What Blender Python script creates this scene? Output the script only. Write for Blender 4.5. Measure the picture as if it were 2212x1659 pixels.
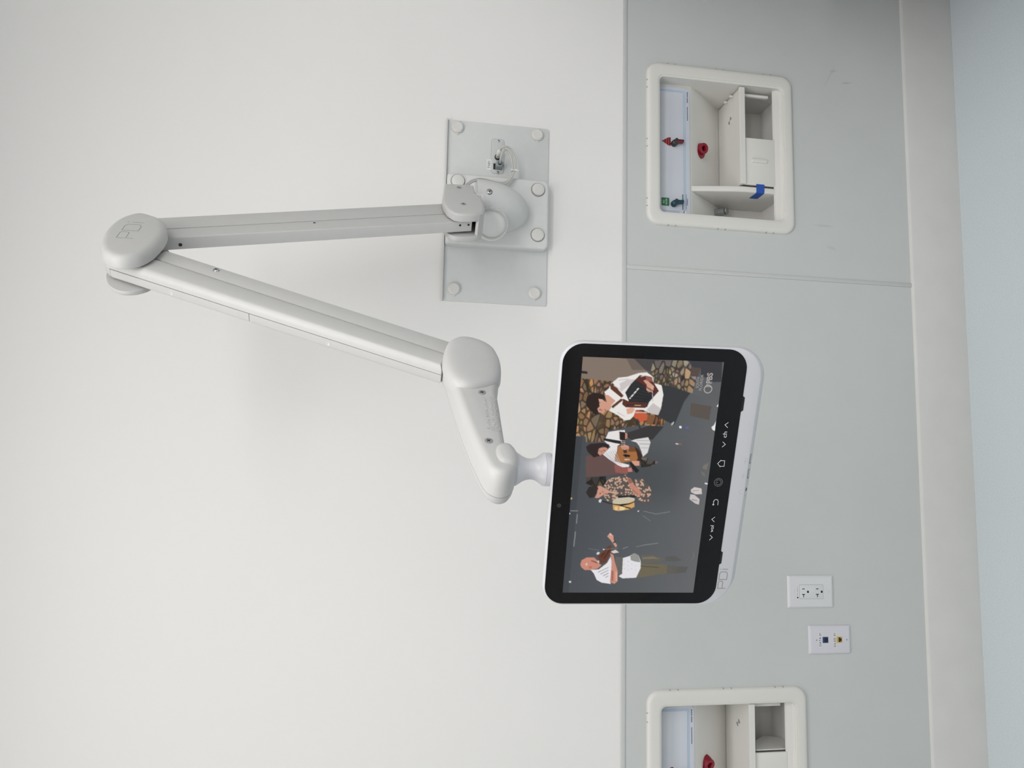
import bpy, bmesh, math, random
import numpy as np
from mathutils import Vector, Matrix

# ------------------------------------------------------------------ scene, camera, light
for o in list(bpy.data.objects):
    bpy.data.objects.remove(o, do_unlink=True)
scene = bpy.context.scene
COL = scene.collection
random.seed(7)

scene.view_settings.view_transform = 'Standard'
scene.view_settings.look = 'None'
scene.view_settings.gamma = 1.0
scene.view_settings.use_curve_mapping = False
scene.view_settings.exposure = 0.0

F_PX, YAW, PITCH, ROLL = 1566.8, 0.113845, 0.158086, 0.038548
CAM = Vector((0.0, -1.7400, 1.5311))


def camera_axes():
    cy, sy, cp, sp = math.cos(YAW), math.sin(YAW), math.cos(PITCH), math.sin(PITCH)
    f = Vector((sy * cp, cy * cp, -sp))
    r = Vector((cy, -sy, 0))
    u = r.cross(f)
    cr, sr = math.cos(ROLL), math.sin(ROLL)
    return cr * r + sr * u, -sr * r + cr * u, f


def make_camera():
    r, u, f = camera_axes()
    cam = bpy.data.cameras.new('camera')
    cam.sensor_fit = 'HORIZONTAL'
    cam.sensor_width = 36.0
    cam.lens = 36.0 * F_PX / 2212.0
    cam.clip_start = 0.02
    ob = bpy.data.objects.new('camera', cam)
    COL.objects.link(ob)
    # the phone was held sideways: picture right is down, picture up is right
    x, y, z = -u, r, -f
    ob.matrix_world = Matrix(((x.x, y.x, z.x, CAM.x), (x.y, y.y, z.y, CAM.y), (x.z, y.z, z.z, CAM.z), (0, 0, 0, 1)))
    scene.camera = ob


make_camera()

world = bpy.data.worlds.new('world')
scene.world = world
world.use_nodes = True
world.node_tree.nodes['Background'].inputs[0].default_value = (0.80, 0.86, 0.92, 1)
world.node_tree.nodes['Background'].inputs[1].default_value = 0.02

ROOM = dict(x0=-2.9, x1=2.3, y0=-4.4, z1=2.75)
# ceiling luminaires (flat panel lamps set in the ceiling, above and behind the picture)
LAMP_WHITE = (1.0, 0.975, 0.955)
LAMPS = [((1.55, -2.30), (1.2, 0.6), 17, LAMP_WHITE), ((0.75, -3.30), (1.2, 0.6), 20, LAMP_WHITE), ((0.30, -2.20), (1.2, 0.6), 14.5, LAMP_WHITE),
         ((-0.15, -1.15), (1.2, 0.6), 12, LAMP_WHITE), ((-1.35, -1.30), (1.2, 0.6), 10, LAMP_WHITE)]
for (lx, ly), (sx, sy), pw, colr in LAMPS:
    ld = bpy.data.lights.new('ceiling_lamp', 'AREA')
    ld.shape = 'RECTANGLE'
    ld.size, ld.size_y = sx, sy
    ld.energy = pw
    ld.color = colr
    lo = bpy.data.objects.new('ceiling_lamp', ld)
    lo.location = (lx, ly, ROOM['z1'] - 0.012)
    COL.objects.link(lo)


# ------------------------------------------------------------------ materials
def lin(c):
    def f(v):
        v = v / 255.0
        return v / 12.92 if v <= 0.04045 else ((v + 0.055) / 1.055) ** 2.4
    return tuple(f(v) for v in c)


MATS = {}


def mat(name, col, rough=0.5, metal=0.0, var=0.02, scale=60.0, bump=0.0, bscale=400.0, spec=0.5, coat=0.0, emit=None, estr=0.0):
    m = bpy.data.materials.new(name)
    m.use_nodes = True
    nt = m.node_tree
    b = nt.nodes['Principled BSDF']
    b.inputs['Roughness'].default_value = rough
    b.inputs['Metallic'].default_value = metal
    b.inputs['Specular IOR Level'].default_value = spec
    b.inputs['Coat Weight'].default_value = coat
    b.inputs['Coat Roughness'].default_value = 0.03
    tc = nt.nodes.new('ShaderNodeTexCoord')
    nz = nt.nodes.new('ShaderNodeTexNoise')
    nz.inputs['Scale'].default_value = scale
    nz.inputs['Detail'].default_value = 3
    nt.links.new(tc.outputs['Object'], nz.inputs['Vector'])
    rp = nt.nodes.new('ShaderNodeValToRGB')
    rp.color_ramp.elements[0].position = 0.3
    rp.color_ramp.elements[1].position = 0.7
    rp.color_ramp.elements[0].color = tuple(max(0, c * (1 - var)) for c in col) + (1,)
    rp.color_ramp.elements[1].color = tuple(min(1, c * (1 + var)) for c in col) + (1,)
    nt.links.new(nz.outputs['Fac'], rp.inputs['Fac'])
    nt.links.new(rp.outputs['Color'], b.inputs['Base Color'])
    if bump > 0:
        n2 = nt.nodes.new('ShaderNodeTexNoise')
        n2.inputs['Scale'].default_value = bscale
        n2.inputs['Detail'].default_value = 4
        nt.links.new(tc.outputs['Object'], n2.inputs['Vector'])
        bp = nt.nodes.new('ShaderNodeBump')
        bp.inputs['Strength'].default_value = bump
        bp.inputs['Distance'].default_value = 0.001
        nt.links.new(n2.outputs['Fac'], bp.inputs['Height'])
        nt.links.new(bp.outputs['Normal'], b.inputs['Normal'])
    if emit:
        b.inputs['Emission Color'].default_value = tuple(emit) + (1,)
        b.inputs['Emission Strength'].default_value = estr
    MATS[name] = m
    return m


def scuffed(name, col, dark, rough, marks):
    """wall panel: plain colour with a fine bump and a few thin scuff streaks at given (x, z, length, tilt)"""
    m = mat(name, col, rough, var=0.012, scale=9, bump=0.06, bscale=500)
    nt = m.node_tree
    b = nt.nodes['Principled BSDF']
    src = b.inputs['Base Color'].links[0].from_socket
    tc = [n for n in nt.nodes if n.type == 'TEX_COORD'][0]
    for (x, z, ln, ang, wd, amt) in marks:
        mp = nt.nodes.new('ShaderNodeMapping')
        mp.vector_type = 'TEXTURE'
        mp.inputs['Location'].default_value = (x, 0, z)
        mp.inputs['Rotation'].default_value = (0, ang, 0)
        mp.inputs['Scale'].default_value = (ln, 1000, wd)
        nt.links.new(tc.outputs['Object'], mp.inputs['Vector'])
        ln_ = nt.nodes.new('ShaderNodeVectorMath')
        ln_.operation = 'LENGTH'
        nt.links.new(mp.outputs['Vector'], ln_.inputs[0])
        mr = nt.nodes.new('ShaderNodeMapRange')
        mr.inputs['From Min'].default_value = 0.3
        mr.inputs['From Max'].default_value = 1.0
        mr.inputs['To Min'].default_value = amt
        mr.inputs['To Max'].default_value = 0
        nt.links.new(ln_.outputs['Value'], mr.inputs['Value'])
        mx = nt.nodes.new('ShaderNodeMix')
        mx.data_type = 'RGBA'
        mx.inputs['B'].default_value = tuple(dark) + (1,)
        nt.links.new(mr.outputs['Result'], mx.inputs['Factor'])
        nt.links.new(src, mx.inputs['A'])
        src = mx.outputs['Result']
    nt.links.new(src, b.inputs['Base Color'])
    return m


G = lambda v, t=(1, 1, 1): tuple(v * k for k in t)
M_WALL = mat('wall_paint', (0.81, 0.80, 0.79), 0.75, var=0.006, scale=3, bump=0.10, bscale=260)
M_CEIL = mat('ceiling_tile', (0.80, 0.80, 0.79), 0.9, var=0.02)
M_PANEL = scuffed('wall_panel', (0.575, 0.595, 0.585), (0.25, 0.25, 0.26), 0.42,
                  [(1.075, 0.33, 0.020, 1.45, 0.0035, 0.35), (1.105, 0.37, 0.014, 1.3, 0.004, 0.25), (0.66, 0.41, 0.004, 0.0, 0.035, 0.22),
                   (0.60, 0.39, 0.006, 0.3, 0.02, 0.15), (1.09, 0.38, 0.05, 0.5, 0.004, 0.12)])
M_TRIM = mat('panel_trim', (0.565, 0.58, 0.572), 0.45, var=0.01)
M_BASE = mat('baseboard_vinyl', (0.65, 0.65, 0.64), 0.5, var=0.02, scale=14, bump=0.05, bscale=150)
M_FLOOR = mat('floor_vinyl', (0.62, 0.685, 0.715), 0.38, var=0.05, scale=260, bump=0.03, bscale=300)
M_ARM = mat('arm_grey_paint', (0.55, 0.548, 0.54), 0.48, var=0.012, bump=0.05, bscale=1400)
M_ARMW = mat('arm_light_plastic', (0.53, 0.53, 0.525), 0.45, var=0.01, bump=0.05, bscale=1400)
M_BRKT = mat('bracket_grey_paint', (0.645, 0.66, 0.655), 0.5, var=0.012, bump=0.05, bscale=1200)
M_CASTP = mat('casting_grey_paint', (0.68, 0.69, 0.685), 0.5, var=0.012, bump=0.05, bscale=1200)
M_CAP = mat('cap_plastic', (0.68, 0.67, 0.645), 0.45, var=0.01)
M_TABW = mat('tablet_white_plastic', (0.62, 0.625, 0.66), 0.35, var=0.005)
M_BLK = mat('black_void', (0.006, 0.006, 0.007), 0.5, var=0.0)
M_DARK = mat('dark_metal', (0.06, 0.06, 0.062), 0.45, 0.6, var=0.05)
M_CHROME = mat('screw_steel', (0.55, 0.56, 0.57), 0.25, 0.9, var=0.05)
M_SCREW = mat('screw_zinc', (0.40, 0.41, 0.42), 0.4, 0.5, var=0.05)
M_GLASS = mat('front_glass', (0.004, 0.004, 0.005), 0.03, var=0.0, spec=0.22)
M_ICON = mat('icon_print', (0.75, 0.75, 0.76), 0.5, var=0.0)
M_ICOND = mat('icon_print_dim', (0.16, 0.16, 0.165), 0.5, var=0.0)
M_LOGO = mat('logo_print_grey', (0.30, 0.30, 0.30), 0.5, var=0.0)
M_LOGOL = mat('logo_print_light', (0.50, 0.50, 0.52), 0.5, var=0.0)
M_GROOVE_SHADE = mat('groove_shade_grey', (0.25, 0.25, 0.248), 0.6, var=0.0)  # dark grey painted for the shadow inside engraved lines and gaps
M_BOX = mat('box_ivory_plastic', (0.725, 0.715, 0.68), 0.32, var=0.008, scale=8)
M_LABEL = mat('label_sheet', (0.62, 0.65, 0.71), 0.35, var=0.004)
M_BLUEL = mat('label_blue_line', (0.36, 0.47, 0.62), 0.4, var=0.0)
M_NAVY = mat('label_navy', (0.02, 0.03, 0.13), 0.4, var=0.0)
M_TXT = mat('label_text_dark', (0.10, 0.09, 0.14), 0.5, var=0.0)
M_BLACKT = mat('label_text_black', (0.02, 0.02, 0.03), 0.5, var=0.0)
M_SIGNR = mat('sign_red', (0.22, 0.006, 0.008), 0.4, var=0.1, scale=300)
M_SIGNP = mat('sign_pink_line', (0.50, 0.22, 0.20), 0.4, var=0.0)
M_GREEN = mat('sign_green', (0.022, 0.15, 0.06), 0.4, var=0.02)
M_MINT = mat('sign_mint_text', (0.50, 0.72, 0.58), 0.4, var=0.0)
M_REDK = mat('lever_red', (0.13, 0.016, 0.018), 0.35, var=0.03)
M_TEAL = mat('lever_teal', (0.008, 0.055, 0.085), 0.35, var=0.03)
M_RED = mat('outlet_red_rubber', (0.24, 0.006, 0.022), 0.4, var=0.03)
M_FIT = mat('fitting_grey', (0.27, 0.275, 0.275), 0.4, 0.1, var=0.05)
M_TAPE = mat('painters_tape', (0.016, 0.085, 0.40), 0.6, var=0.08, scale=400, bump=0.2, bscale=900)
M_PLATE = mat('outlet_white_plastic', (0.70, 0.71, 0.73), 0.35, var=0.005)
M_PLATE2 = mat('data_white_plastic', (0.66, 0.66, 0.71), 0.35, var=0.005)
M_JBLUE = mat('jack_blue', (0.012, 0.045, 0.17), 0.4, var=0.05)
M_JYEL = mat('jack_yellow', (0.62, 0.42, 0.09), 0.4, var=0.05)
M_CABLE = mat('cable_grey', (0.54, 0.53, 0.50), 0.45, var=0.02)
M_PLUGW = mat('plug_white', (0.80, 0.80, 0.78), 0.4, var=0.01)
M_PLUGG = mat('plug_grey', (0.27, 0.31, 0.33), 0.3, var=0.05)
M_STICK = mat('sticker_white', (0.76, 0.76, 0.76), 0.5, var=0.0)
M_INS = mat('insert_grey', (0.56, 0.575, 0.575), 0.45, var=0.01)


# ------------------------------------------------------------------ mesh helpers
def empty(name, loc=(0, 0, 0), rz=0.0, matrix=None):
    o = bpy.data.objects.new(name, None)
    o.empty_display_size = 0.05
    COL.objects.link(o)
    if matrix is not None:
        o.matrix_world = matrix
    else:
        o.location = loc
        o.rotation_euler = (0, 0, rz)
    return o


def tag(o, label=None, cat=None, group=None, kind=None):
    if label:
        o['label'] = label
    if cat:
        o['category'] = cat
    if group:
        o['group'] = group
    if kind:
        o['kind'] = kind
    return o


def from_bm(name, bm, m, parent=None, smooth=True, angle=38, recalc=True):
    if recalc:
        bmesh.ops.recalc_face_normals(bm, faces=bm.faces[:])
    me = bpy.data.meshes.new(name)
    bm.to_mesh(me)
    bm.free()
    if smooth:
        me.shade_smooth()
        me.set_sharp_from_angle(angle=math.radians(angle))
    me.materials.append(m)
    o = bpy.data.objects.new(name, me)
    COL.objects.link(o)
    if parent:
        o.parent = parent
    return o


def mk(name, verts, faces, m, parent=None, smooth=True, angle=38, recalc=True):
    bm = bmesh.new()
    vs = [bm.verts.new(v) for v in verts]
    for f in faces:
        try:
            bm.faces.new([vs[i] for i in f])
        except ValueError:
            pass
    return from_bm(name, bm, m, parent, smooth, angle, recalc)


def box(name, lo, hi, m, parent=None, bev=0.0, seg=2):
    bm = bmesh.new()
    bmesh.ops.create_cube(bm, size=1)
    for v in bm.verts:
        v.co = Vector([lo[i] + (v.co[i] + 0.5) * (hi[i] - lo[i]) for i in range(3)])
    if bev > 0:
        bmesh.ops.bevel(bm, geom=bm.edges[:], offset=bev, segments=seg, profile=0.5, affect='EDGES')
    return from_bm(name, bm, m, parent, smooth=bev > 0)


def rrect(x0, x1, z0, z1, r, seg=8):
    if not isinstance(r, (tuple, list)):
        r = (r, r, r, r)                       # lower-left, lower-right, upper-right, upper-left
    pts = []
    for (cx, cz, a0, rr) in ((x0 + r[0], z0 + r[0], 180, r[0]), (x1 - r[1], z0 + r[1], 270, r[1]),
                             (x1 - r[2], z1 - r[2], 0, r[2]), (x0 + r[3], z1 - r[3], 90, r[3])):
        for k in range(seg + 1):
            a = math.radians(a0 + 90.0 * k / seg)
            pts.append((cx + rr * math.cos(a), cz + rr * math.sin(a)))
    return pts


def smooth_closed(pts, n=6):
    out, N = [], len(pts)
    for i in range(N):
        p0, p1, p2, p3 = (np.array(pts[(i + k - 1) % N], float) for k in range(4))
        for k in range(n):
            t = k / n
            out.append(tuple(0.5 * ((2 * p1) + (-p0 + p2) * t + (2 * p0 - 5 * p1 + 4 * p2 - p3) * t * t + (-p0 + 3 * p1 - 3 * p2 + p3) * t ** 3)))
    return out


def smooth_open(pts, n=6):
    P = [np.array(p, float) for p in pts]
    P = [2 * P[0] - P[1]] + P + [2 * P[-1] - P[-2]]
    out = []
    for i in range(1, len(P) - 2):
        p0, p1, p2, p3 = P[i - 1:i + 3]
        for k in range(n):
            t = k / n
            out.append(0.5 * ((2 * p1) + (-p0 + p2) * t + (2 * p0 - 5 * p1 + 4 * p2 - p3) * t * t + (-p0 + 3 * p1 - 3 * p2 + p3) * t ** 3))
    out.append(P[-2])
    return out


def ccw(pts):
    a = sum(p[0] * q[1] - q[0] * p[1] for p, q in zip(pts, pts[1:] + pts[:1]))
    return pts if a > 0 else pts[::-1]


def inset(pts, d):
    """offset a counter-clockwise outline inwards by d"""
    out, n = [], len(pts)
    for i in range(n):
        p0, p1, p2 = (np.array(pts[(i + k) % n], float) for k in (-1, 0, 1))
        e1, e2 = p1 - p0, p2 - p1
        e1 /= (np.linalg.norm(e1) + 1e-12)
        e2 /= (np.linalg.norm(e2) + 1e-12)
        n1, n2 = np.array((-e1[1], e1[0])), np.array((-e2[1], e2[0]))
        nn = n1 + n2
        L = np.linalg.norm(nn)
        nn = n1 if L < 1e-6 else nn / L
        c = max(0.5, float(nn @ n1))
        out.append(tuple(p1 + nn * d / c))
    return out


def loft(name, rings, m, parent=None, caps=(True, True), angle=38, close=True):
    """rings: lists of 3-D points of one length"""
    n = len(rings[0])
    verts = [p for r in rings for p in r]
    faces = []
    for k in range(len(rings) - 1):
        for i in range(n if close else n - 1):
            j = (i + 1) % n
            faces.append((k * n + i, k * n + j, (k + 1) * n + j, (k + 1) * n + i))
    if caps[0]:
        faces.append(tuple(range(n)))
    if caps[1]:
        faces.append(tuple(range((len(rings) - 1) * n, len(rings) * n)))
    return mk(name, verts, faces, m, parent, True, angle)


def round_profile(w0, w1, r0, r1, seg=4):
    s = 1 if w1 > w0 else -1
    pr = []
    if r0 > 0:
        for k in range(seg + 1):
            a = math.pi / 2 * k / seg
            pr.append((r0 * (1 - math.sin(a)), w0 + s * r0 * (1 - math.cos(a))))
    else:
        pr.append((0, w0))
    if r1 > 0:
        for k in range(seg + 1):
            a = math.pi / 2 * k / seg
            pr.append((r1 * (1 - math.cos(a)), w1 - s * r1 * (1 - math.sin(a))))
    else:
        pr.append((0, w1))
    return pr


def prism(name, outline, w0, w1, fmap, m, parent=None, r0=0.0, r1=0.0, seg=4, angle=38, prof=None, shrink=False):
    """outline in mm, extruded from w0 to w1 with rounded rims; fmap(u, v, w) gives metres"""
    o = ccw(list(outline))
    pr = prof if prof else round_profile(w0, w1, r0, r1, seg)
    if shrink:                                   # scale towards the centre: safe for deep domes and sharp corners
        cu, cv = (max(p[i] for p in o) / 2 + min(p[i] for p in o) / 2 for i in (0, 1))
        hu, hv = (max(p[i] for p in o) / 2 - min(p[i] for p in o) / 2 for i in (0, 1))
        rings = [[fmap(cu + (u - cu) * (1 - d / hu), cv + (v - cv) * (1 - d / hv), w) for (u, v) in o] for d, w in pr]
    else:
        rings = [[fmap(u, v, w) for (u, v) in (inset(o, d) if abs(d) > 1e-9 else o)] for d, w in pr]
    return loft(name, rings, m, parent, angle=angle)


def basis(axis):
    a = Vector(axis).normalized()
    h = Vector((0, 0, 1)) if abs(a.z) < 0.9 else Vector((1, 0, 0))
    u = a.cross(h).normalized()
    return u, a.cross(u).normalized(), a


def lathe(name, prof, origin, axis, m, parent=None, n=32, angle=38, caps=(True, True)):
    """prof: (radius, height) in metres along axis from origin"""
    u, v, a = basis(axis)
    o = Vector(origin)
    rings = []
    for r, h in prof:
        rings.append([tuple(o + a * h + (u * math.cos(t) + v * math.sin(t)) * max(r, 1e-5)) for t in (2 * math.pi * k / n for k in range(n))])
    return loft(name, rings, m, parent, caps=caps, angle=angle)


def tube(name, pts, r, m, parent=None, n=12, sub=8, caps=True):
    P = [Vector(p) for p in (smooth_open(pts, sub) if sub > 1 else pts)]
    rings = []
    prev = None
    for i, p in enumerate(P):
        t = (P[min(i + 1, len(P) - 1)] - P[max(i - 1, 0)]).normalized()
        if prev is None:
            u, v, _ = basis(t)
        else:
            u = (prev - t * prev.dot(t)).normalized()
            v = t.cross(u)
        prev = u
        rings.append([tuple(p + (u * math.cos(2 * math.pi * k / n) + v * math.sin(2 * math.pi * k / n)) * r) for k in range(n)])
    return loft(name, rings, m, parent, caps=(caps, caps), angle=60)


def ribbons(name, lines, width, fmap, m, parent=None, th=0.15):
    """flat printed strokes: lines = polylines of (u, v) in mm; fmap(u, v, w); a little thickness in w"""
    verts, faces = [], []
    for pl in lines:
        closed = len(pl) > 2 and pl[0] == pl[-1]
        pts = [np.array(p, float) for p in (pl[:-1] if closed else pl)]
        n = len(pts)
        L, R = [], []
        for i in range(n):
            a = pts[i - 1] if (i > 0 or closed) else None
            b = pts[(i + 1) % n] if (i < n - 1 or closed) else None
            e1 = pts[i] - a if a is not None else b - pts[i]
            e2 = b - pts[i] if b is not None else e1
            e1 = e1 / (np.linalg.norm(e1) + 1e-12)
            e2 = e2 / (np.linalg.norm(e2) + 1e-12)
            n1, n2 = np.array((-e1[1], e1[0])), np.array((-e2[1], e2[0]))
            nn = (n1 + n2)
            nn = nn / (np.linalg.norm(nn) + 1e-12)
            c = max(0.4, float(nn @ n1))
            L.append(pts[i] + nn * width / 2 / c)
            R.append(pts[i] - nn * width / 2 / c)
        for i in range(n if closed else n - 1):
            j = (i + 1) % n
            b0 = len(verts)
            for w in (0.0, th):
                for q in (L[i], R[i], R[j], L[j]):
                    verts.append(fmap(q[0], q[1], w))
            for f in ((0, 1, 2, 3), (4, 5, 6, 7), (0, 1, 5, 4), (1, 2, 6, 5), (2, 3, 7, 6), (3, 0, 4, 7)):
                faces.append(tuple(b0 + k for k in f))
    return mk(name, verts, faces, m, parent, smooth=False)


def text(name, body, u0, u1, v0, v1, fmap, m, parent=None, th=0.15, bold=0.0):
    """lettering fitted into the rectangle u0..u1 x v0..v1 (mm) on a surface"""
    cu = bpy.data.curves.new('tmp', 'FONT')
    cu.body = body
    cu.extrude = 0.02
    cu.offset = bold
    cu.resolution_u = 4
    ob = bpy.data.objects.new('tmp', cu)
    COL.objects.link(ob)
    dg = bpy.context.evaluated_depsgraph_get()
    me = bpy.data.meshes.new_from_object(ob.evaluated_get(dg))
    bpy.data.objects.remove(ob, do_unlink=True)
    bpy.data.curves.remove(cu)
    xs = [v.co.x for v in me.vertices]
    ys = [v.co.y for v in me.vertices]
    x0, x1, y0, y1 = min(xs), max(xs), min(ys), max(ys)
    for v in me.vertices:
        a = u0 + (v.co.x - x0) / (x1 - x0) * (u1 - u0)
        b = v0 + (v.co.y - y0) / (y1 - y0) * (v1 - v0)
        v.co = fmap(a, b, 0.0 if v.co.z < 0 else th)
    me.name = name
    me.materials.append(m)
    o = bpy.data.objects.new(name, me)
    COL.objects.link(o)
    if parent:
        o.parent = parent
    return o


def screw(name, c, axis, r, parent, m=None, ang=0.5, dome=0.3):
    """pan-head screw with a cross recess"""
    c, ax = Vector(c), Vector(axis).normalized()
    s = lathe(name, [(r, -0.001), (r, r * 0.15), (r * 0.8, r * (0.15 + dome * 0.6)), (r * 0.3, r * (0.15 + dome))], c, ax, m or M_SCREW, parent, n=20)
    u, v, a = basis(ax)
    h = r * (0.15 + dome) + 0.0001
    ca, sa = math.cos(ang), math.sin(ang)
    e1, e2 = u * ca + v * sa, -u * sa + v * ca
    verts, faces = [], []
    for p, q in ((e1, e2), (e2, e1)):
        b0 = len(verts)
        for w in (h - 0.0004, h):
            for i, j in ((-1, -1), (1, -1), (1, 1), (-1, 1)):
                verts.append(tuple(c + p * (i * r * 0.55) + q * (j * r * 0.12) + a * w))
        for f in ((0, 1, 2, 3), (4, 5, 6, 7), (0, 1, 5, 4), (1, 2, 6, 5), (2, 3, 7, 6), (3, 0, 4, 7)):
            faces.append(tuple(b0 + k for k in f))
    mk('cross_recess', verts, faces, M_BLK, s, smooth=False)
    return s


def disc(name, c, axis, r, m, parent, th=0.0004, n=20):
    return lathe(name, [(r, -0.0005), (r, th)], c, axis, m, parent, n=n)


def arc(cx, cy, r, a0, a1, n=14):
    return [(cx + r * math.cos(math.radians(a0 + (a1 - a0) * k / n)), cy + r * math.sin(math.radians(a0 + (a1 - a0) * k / n))) for k in range(n + 1)]


PDI = [[(0, 0), (0, 1), (0.36, 1), (0.43, 0.93), (0.43, 0.55), (0.36, 0.45), (0.03, 0.45)],
       [(0.53, 0), (0.53, 1), (0.86, 1), (0.98, 0.86), (0.98, 0.14), (0.86, 0), (0.53, 0)],
       [(1.14, 0), (1.14, 0.72)], [(1.14, 0.88), (1.14, 1.0)]]


def pdi(u0, v0, w, h):
    return [[(u0 + x / 1.14 * w, v0 + y * h) for x, y in pl] for pl in PDI]


MM = 0.001


# ------------------------------------------------------------------ the room
def slab_with_holes(name, x0, x1, z0, z1, holes, yf, depth, m, parent=None):
    """front surface at y = yf with rectangular openings, returns running back by depth"""
    xs = sorted({x0, x1, *[h[0] for h in holes], *[h[1] for h in holes]})
    zs = sorted({z0, z1, *[h[2] for h in holes], *[h[3] for h in holes]})
    bm = bmesh.new()
    cache = {}

    def V(x, y, z):
        k = (round(x, 6), round(y, 6), round(z, 6))
        if k not in cache:
            cache[k] = bm.verts.new(k)
        return cache[k]

    def Q(*p):
        bm.faces.new([V(*q) for q in p])
    yb = yf + depth
    for a, b in zip(xs, xs[1:]):
        for c, d in zip(zs, zs[1:]):
            if any(h[0] <= a and b <= h[1] and h[2] <= c and d <= h[3] for h in holes):
                continue
            Q((a, yf, c), (b, yf, c), (b, yf, d), (a, yf, d))
            Q((a, yb, c), (a, yb, d), (b, yb, d), (b, yb, c))
    loops = [(x0, x1, z0, z1)] + list(holes)
    for (a, b, c, d) in loops:
        zz = [z for z in zs if c <= z <= d]
        xx = [x for x in xs if a <= x <= b]
        for p, q in zip(zz, zz[1:]):
            for x in (a, b):
                Q((x, yf, p), (x, yf, q), (x, yb, q), (x, yb, p))
        for p, q in zip(xx, xx[1:]):
            for z in (c, d):
                Q((p, yf, z), (q, yf, z), (q, yb, z), (p, yb, z))
    return from_bm(name, bm, m, parent, smooth=False)


B1C, B2C, BZC = 0.849, -0.7505, 0.7035
HOLES = [(c - 0.200, c + 0.200, BZC - 0.190, BZC + 0.185) for c in (B1C, B2C)]
RX0, RX1, RY0, RZ1 = ROOM['x0'], ROOM['x1'], ROOM['y0'], ROOM['z1']
wall_back = slab_with_holes('wall_back', RX0, RX1, 0, RZ1, HOLES, 0.0, 0.16, M_WALL)
tag(wall_back, 'white painted upper wall with light grey panels below', 'wall', kind='structure')
SEAM_X, RAIL_Z, BASE_Z = 0.511, 0.9735, 0.150
slab_with_holes('panel', SEAM_X + 0.001, RX1, BASE_Z - 0.02, RAIL_Z - 0.004, HOLES[:1], -0.003, 0.0028, M_PANEL, wall_back)
slab_with_holes('panel', RX0, SEAM_X - 0.001, BASE_Z - 0.02, RAIL_Z - 0.004, HOLES[1:], -0.003, 0.0028, M_PANEL, wall_back)
box('cap_strip', (RX0, -0.0055, RAIL_Z - 0.0105), (RX1, 0, RAIL_Z), M_TRIM, wall_back, 0.0015)
sm = box('seam_strip', (SEAM_X - 0.0055, -0.0056, BASE_Z - 0.01), (SEAM_X + 0.0055, 0, RAIL_Z - 0.0105), M_TRIM, wall_back, 0.002)

bb = prism('baseboard_back', [(-0.5, 0), (-12, 0), (-12.5, 12), (-10, 150), (-7, 155), (-0.5, 157.5)], RX0 * 1000, RX1 * 1000,
           lambda u, v, w: (w * MM, u * MM, v * MM), M_BASE)
tag(bb, 'tall pale baseboard along the foot of the grey panels', 'baseboard', kind='structure')

fl = box('floor', (RX0, RY0, -0.05), (RX1, 0.16, 0.0), M_FLOOR)
tag(fl, 'pale blue grey vinyl floor', 'floor', kind='structure')
ce = box('ceiling', (RX0, RY0, RZ1), (RX1, 0.16, RZ1 + 0.05), M_CEIL)
tag(ce, 'white ceiling above the room', 'ceiling', kind='structure')
for nm, lo, hi in (('wall_left', (RX0 - 0.1, RY0, 0), (RX0, 0.16, RZ1)), ('wall_right', (RX1, RY0, 0), (RX1 + 0.1, 0.16, RZ1)),
                   ('wall_front', (RX0, RY0 - 0.1, 0), (RX1, RY0, RZ1))):
    tag(box(nm, lo, hi, M_WALL), 'plain white painted room wall', 'wall', kind='structure')


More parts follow.
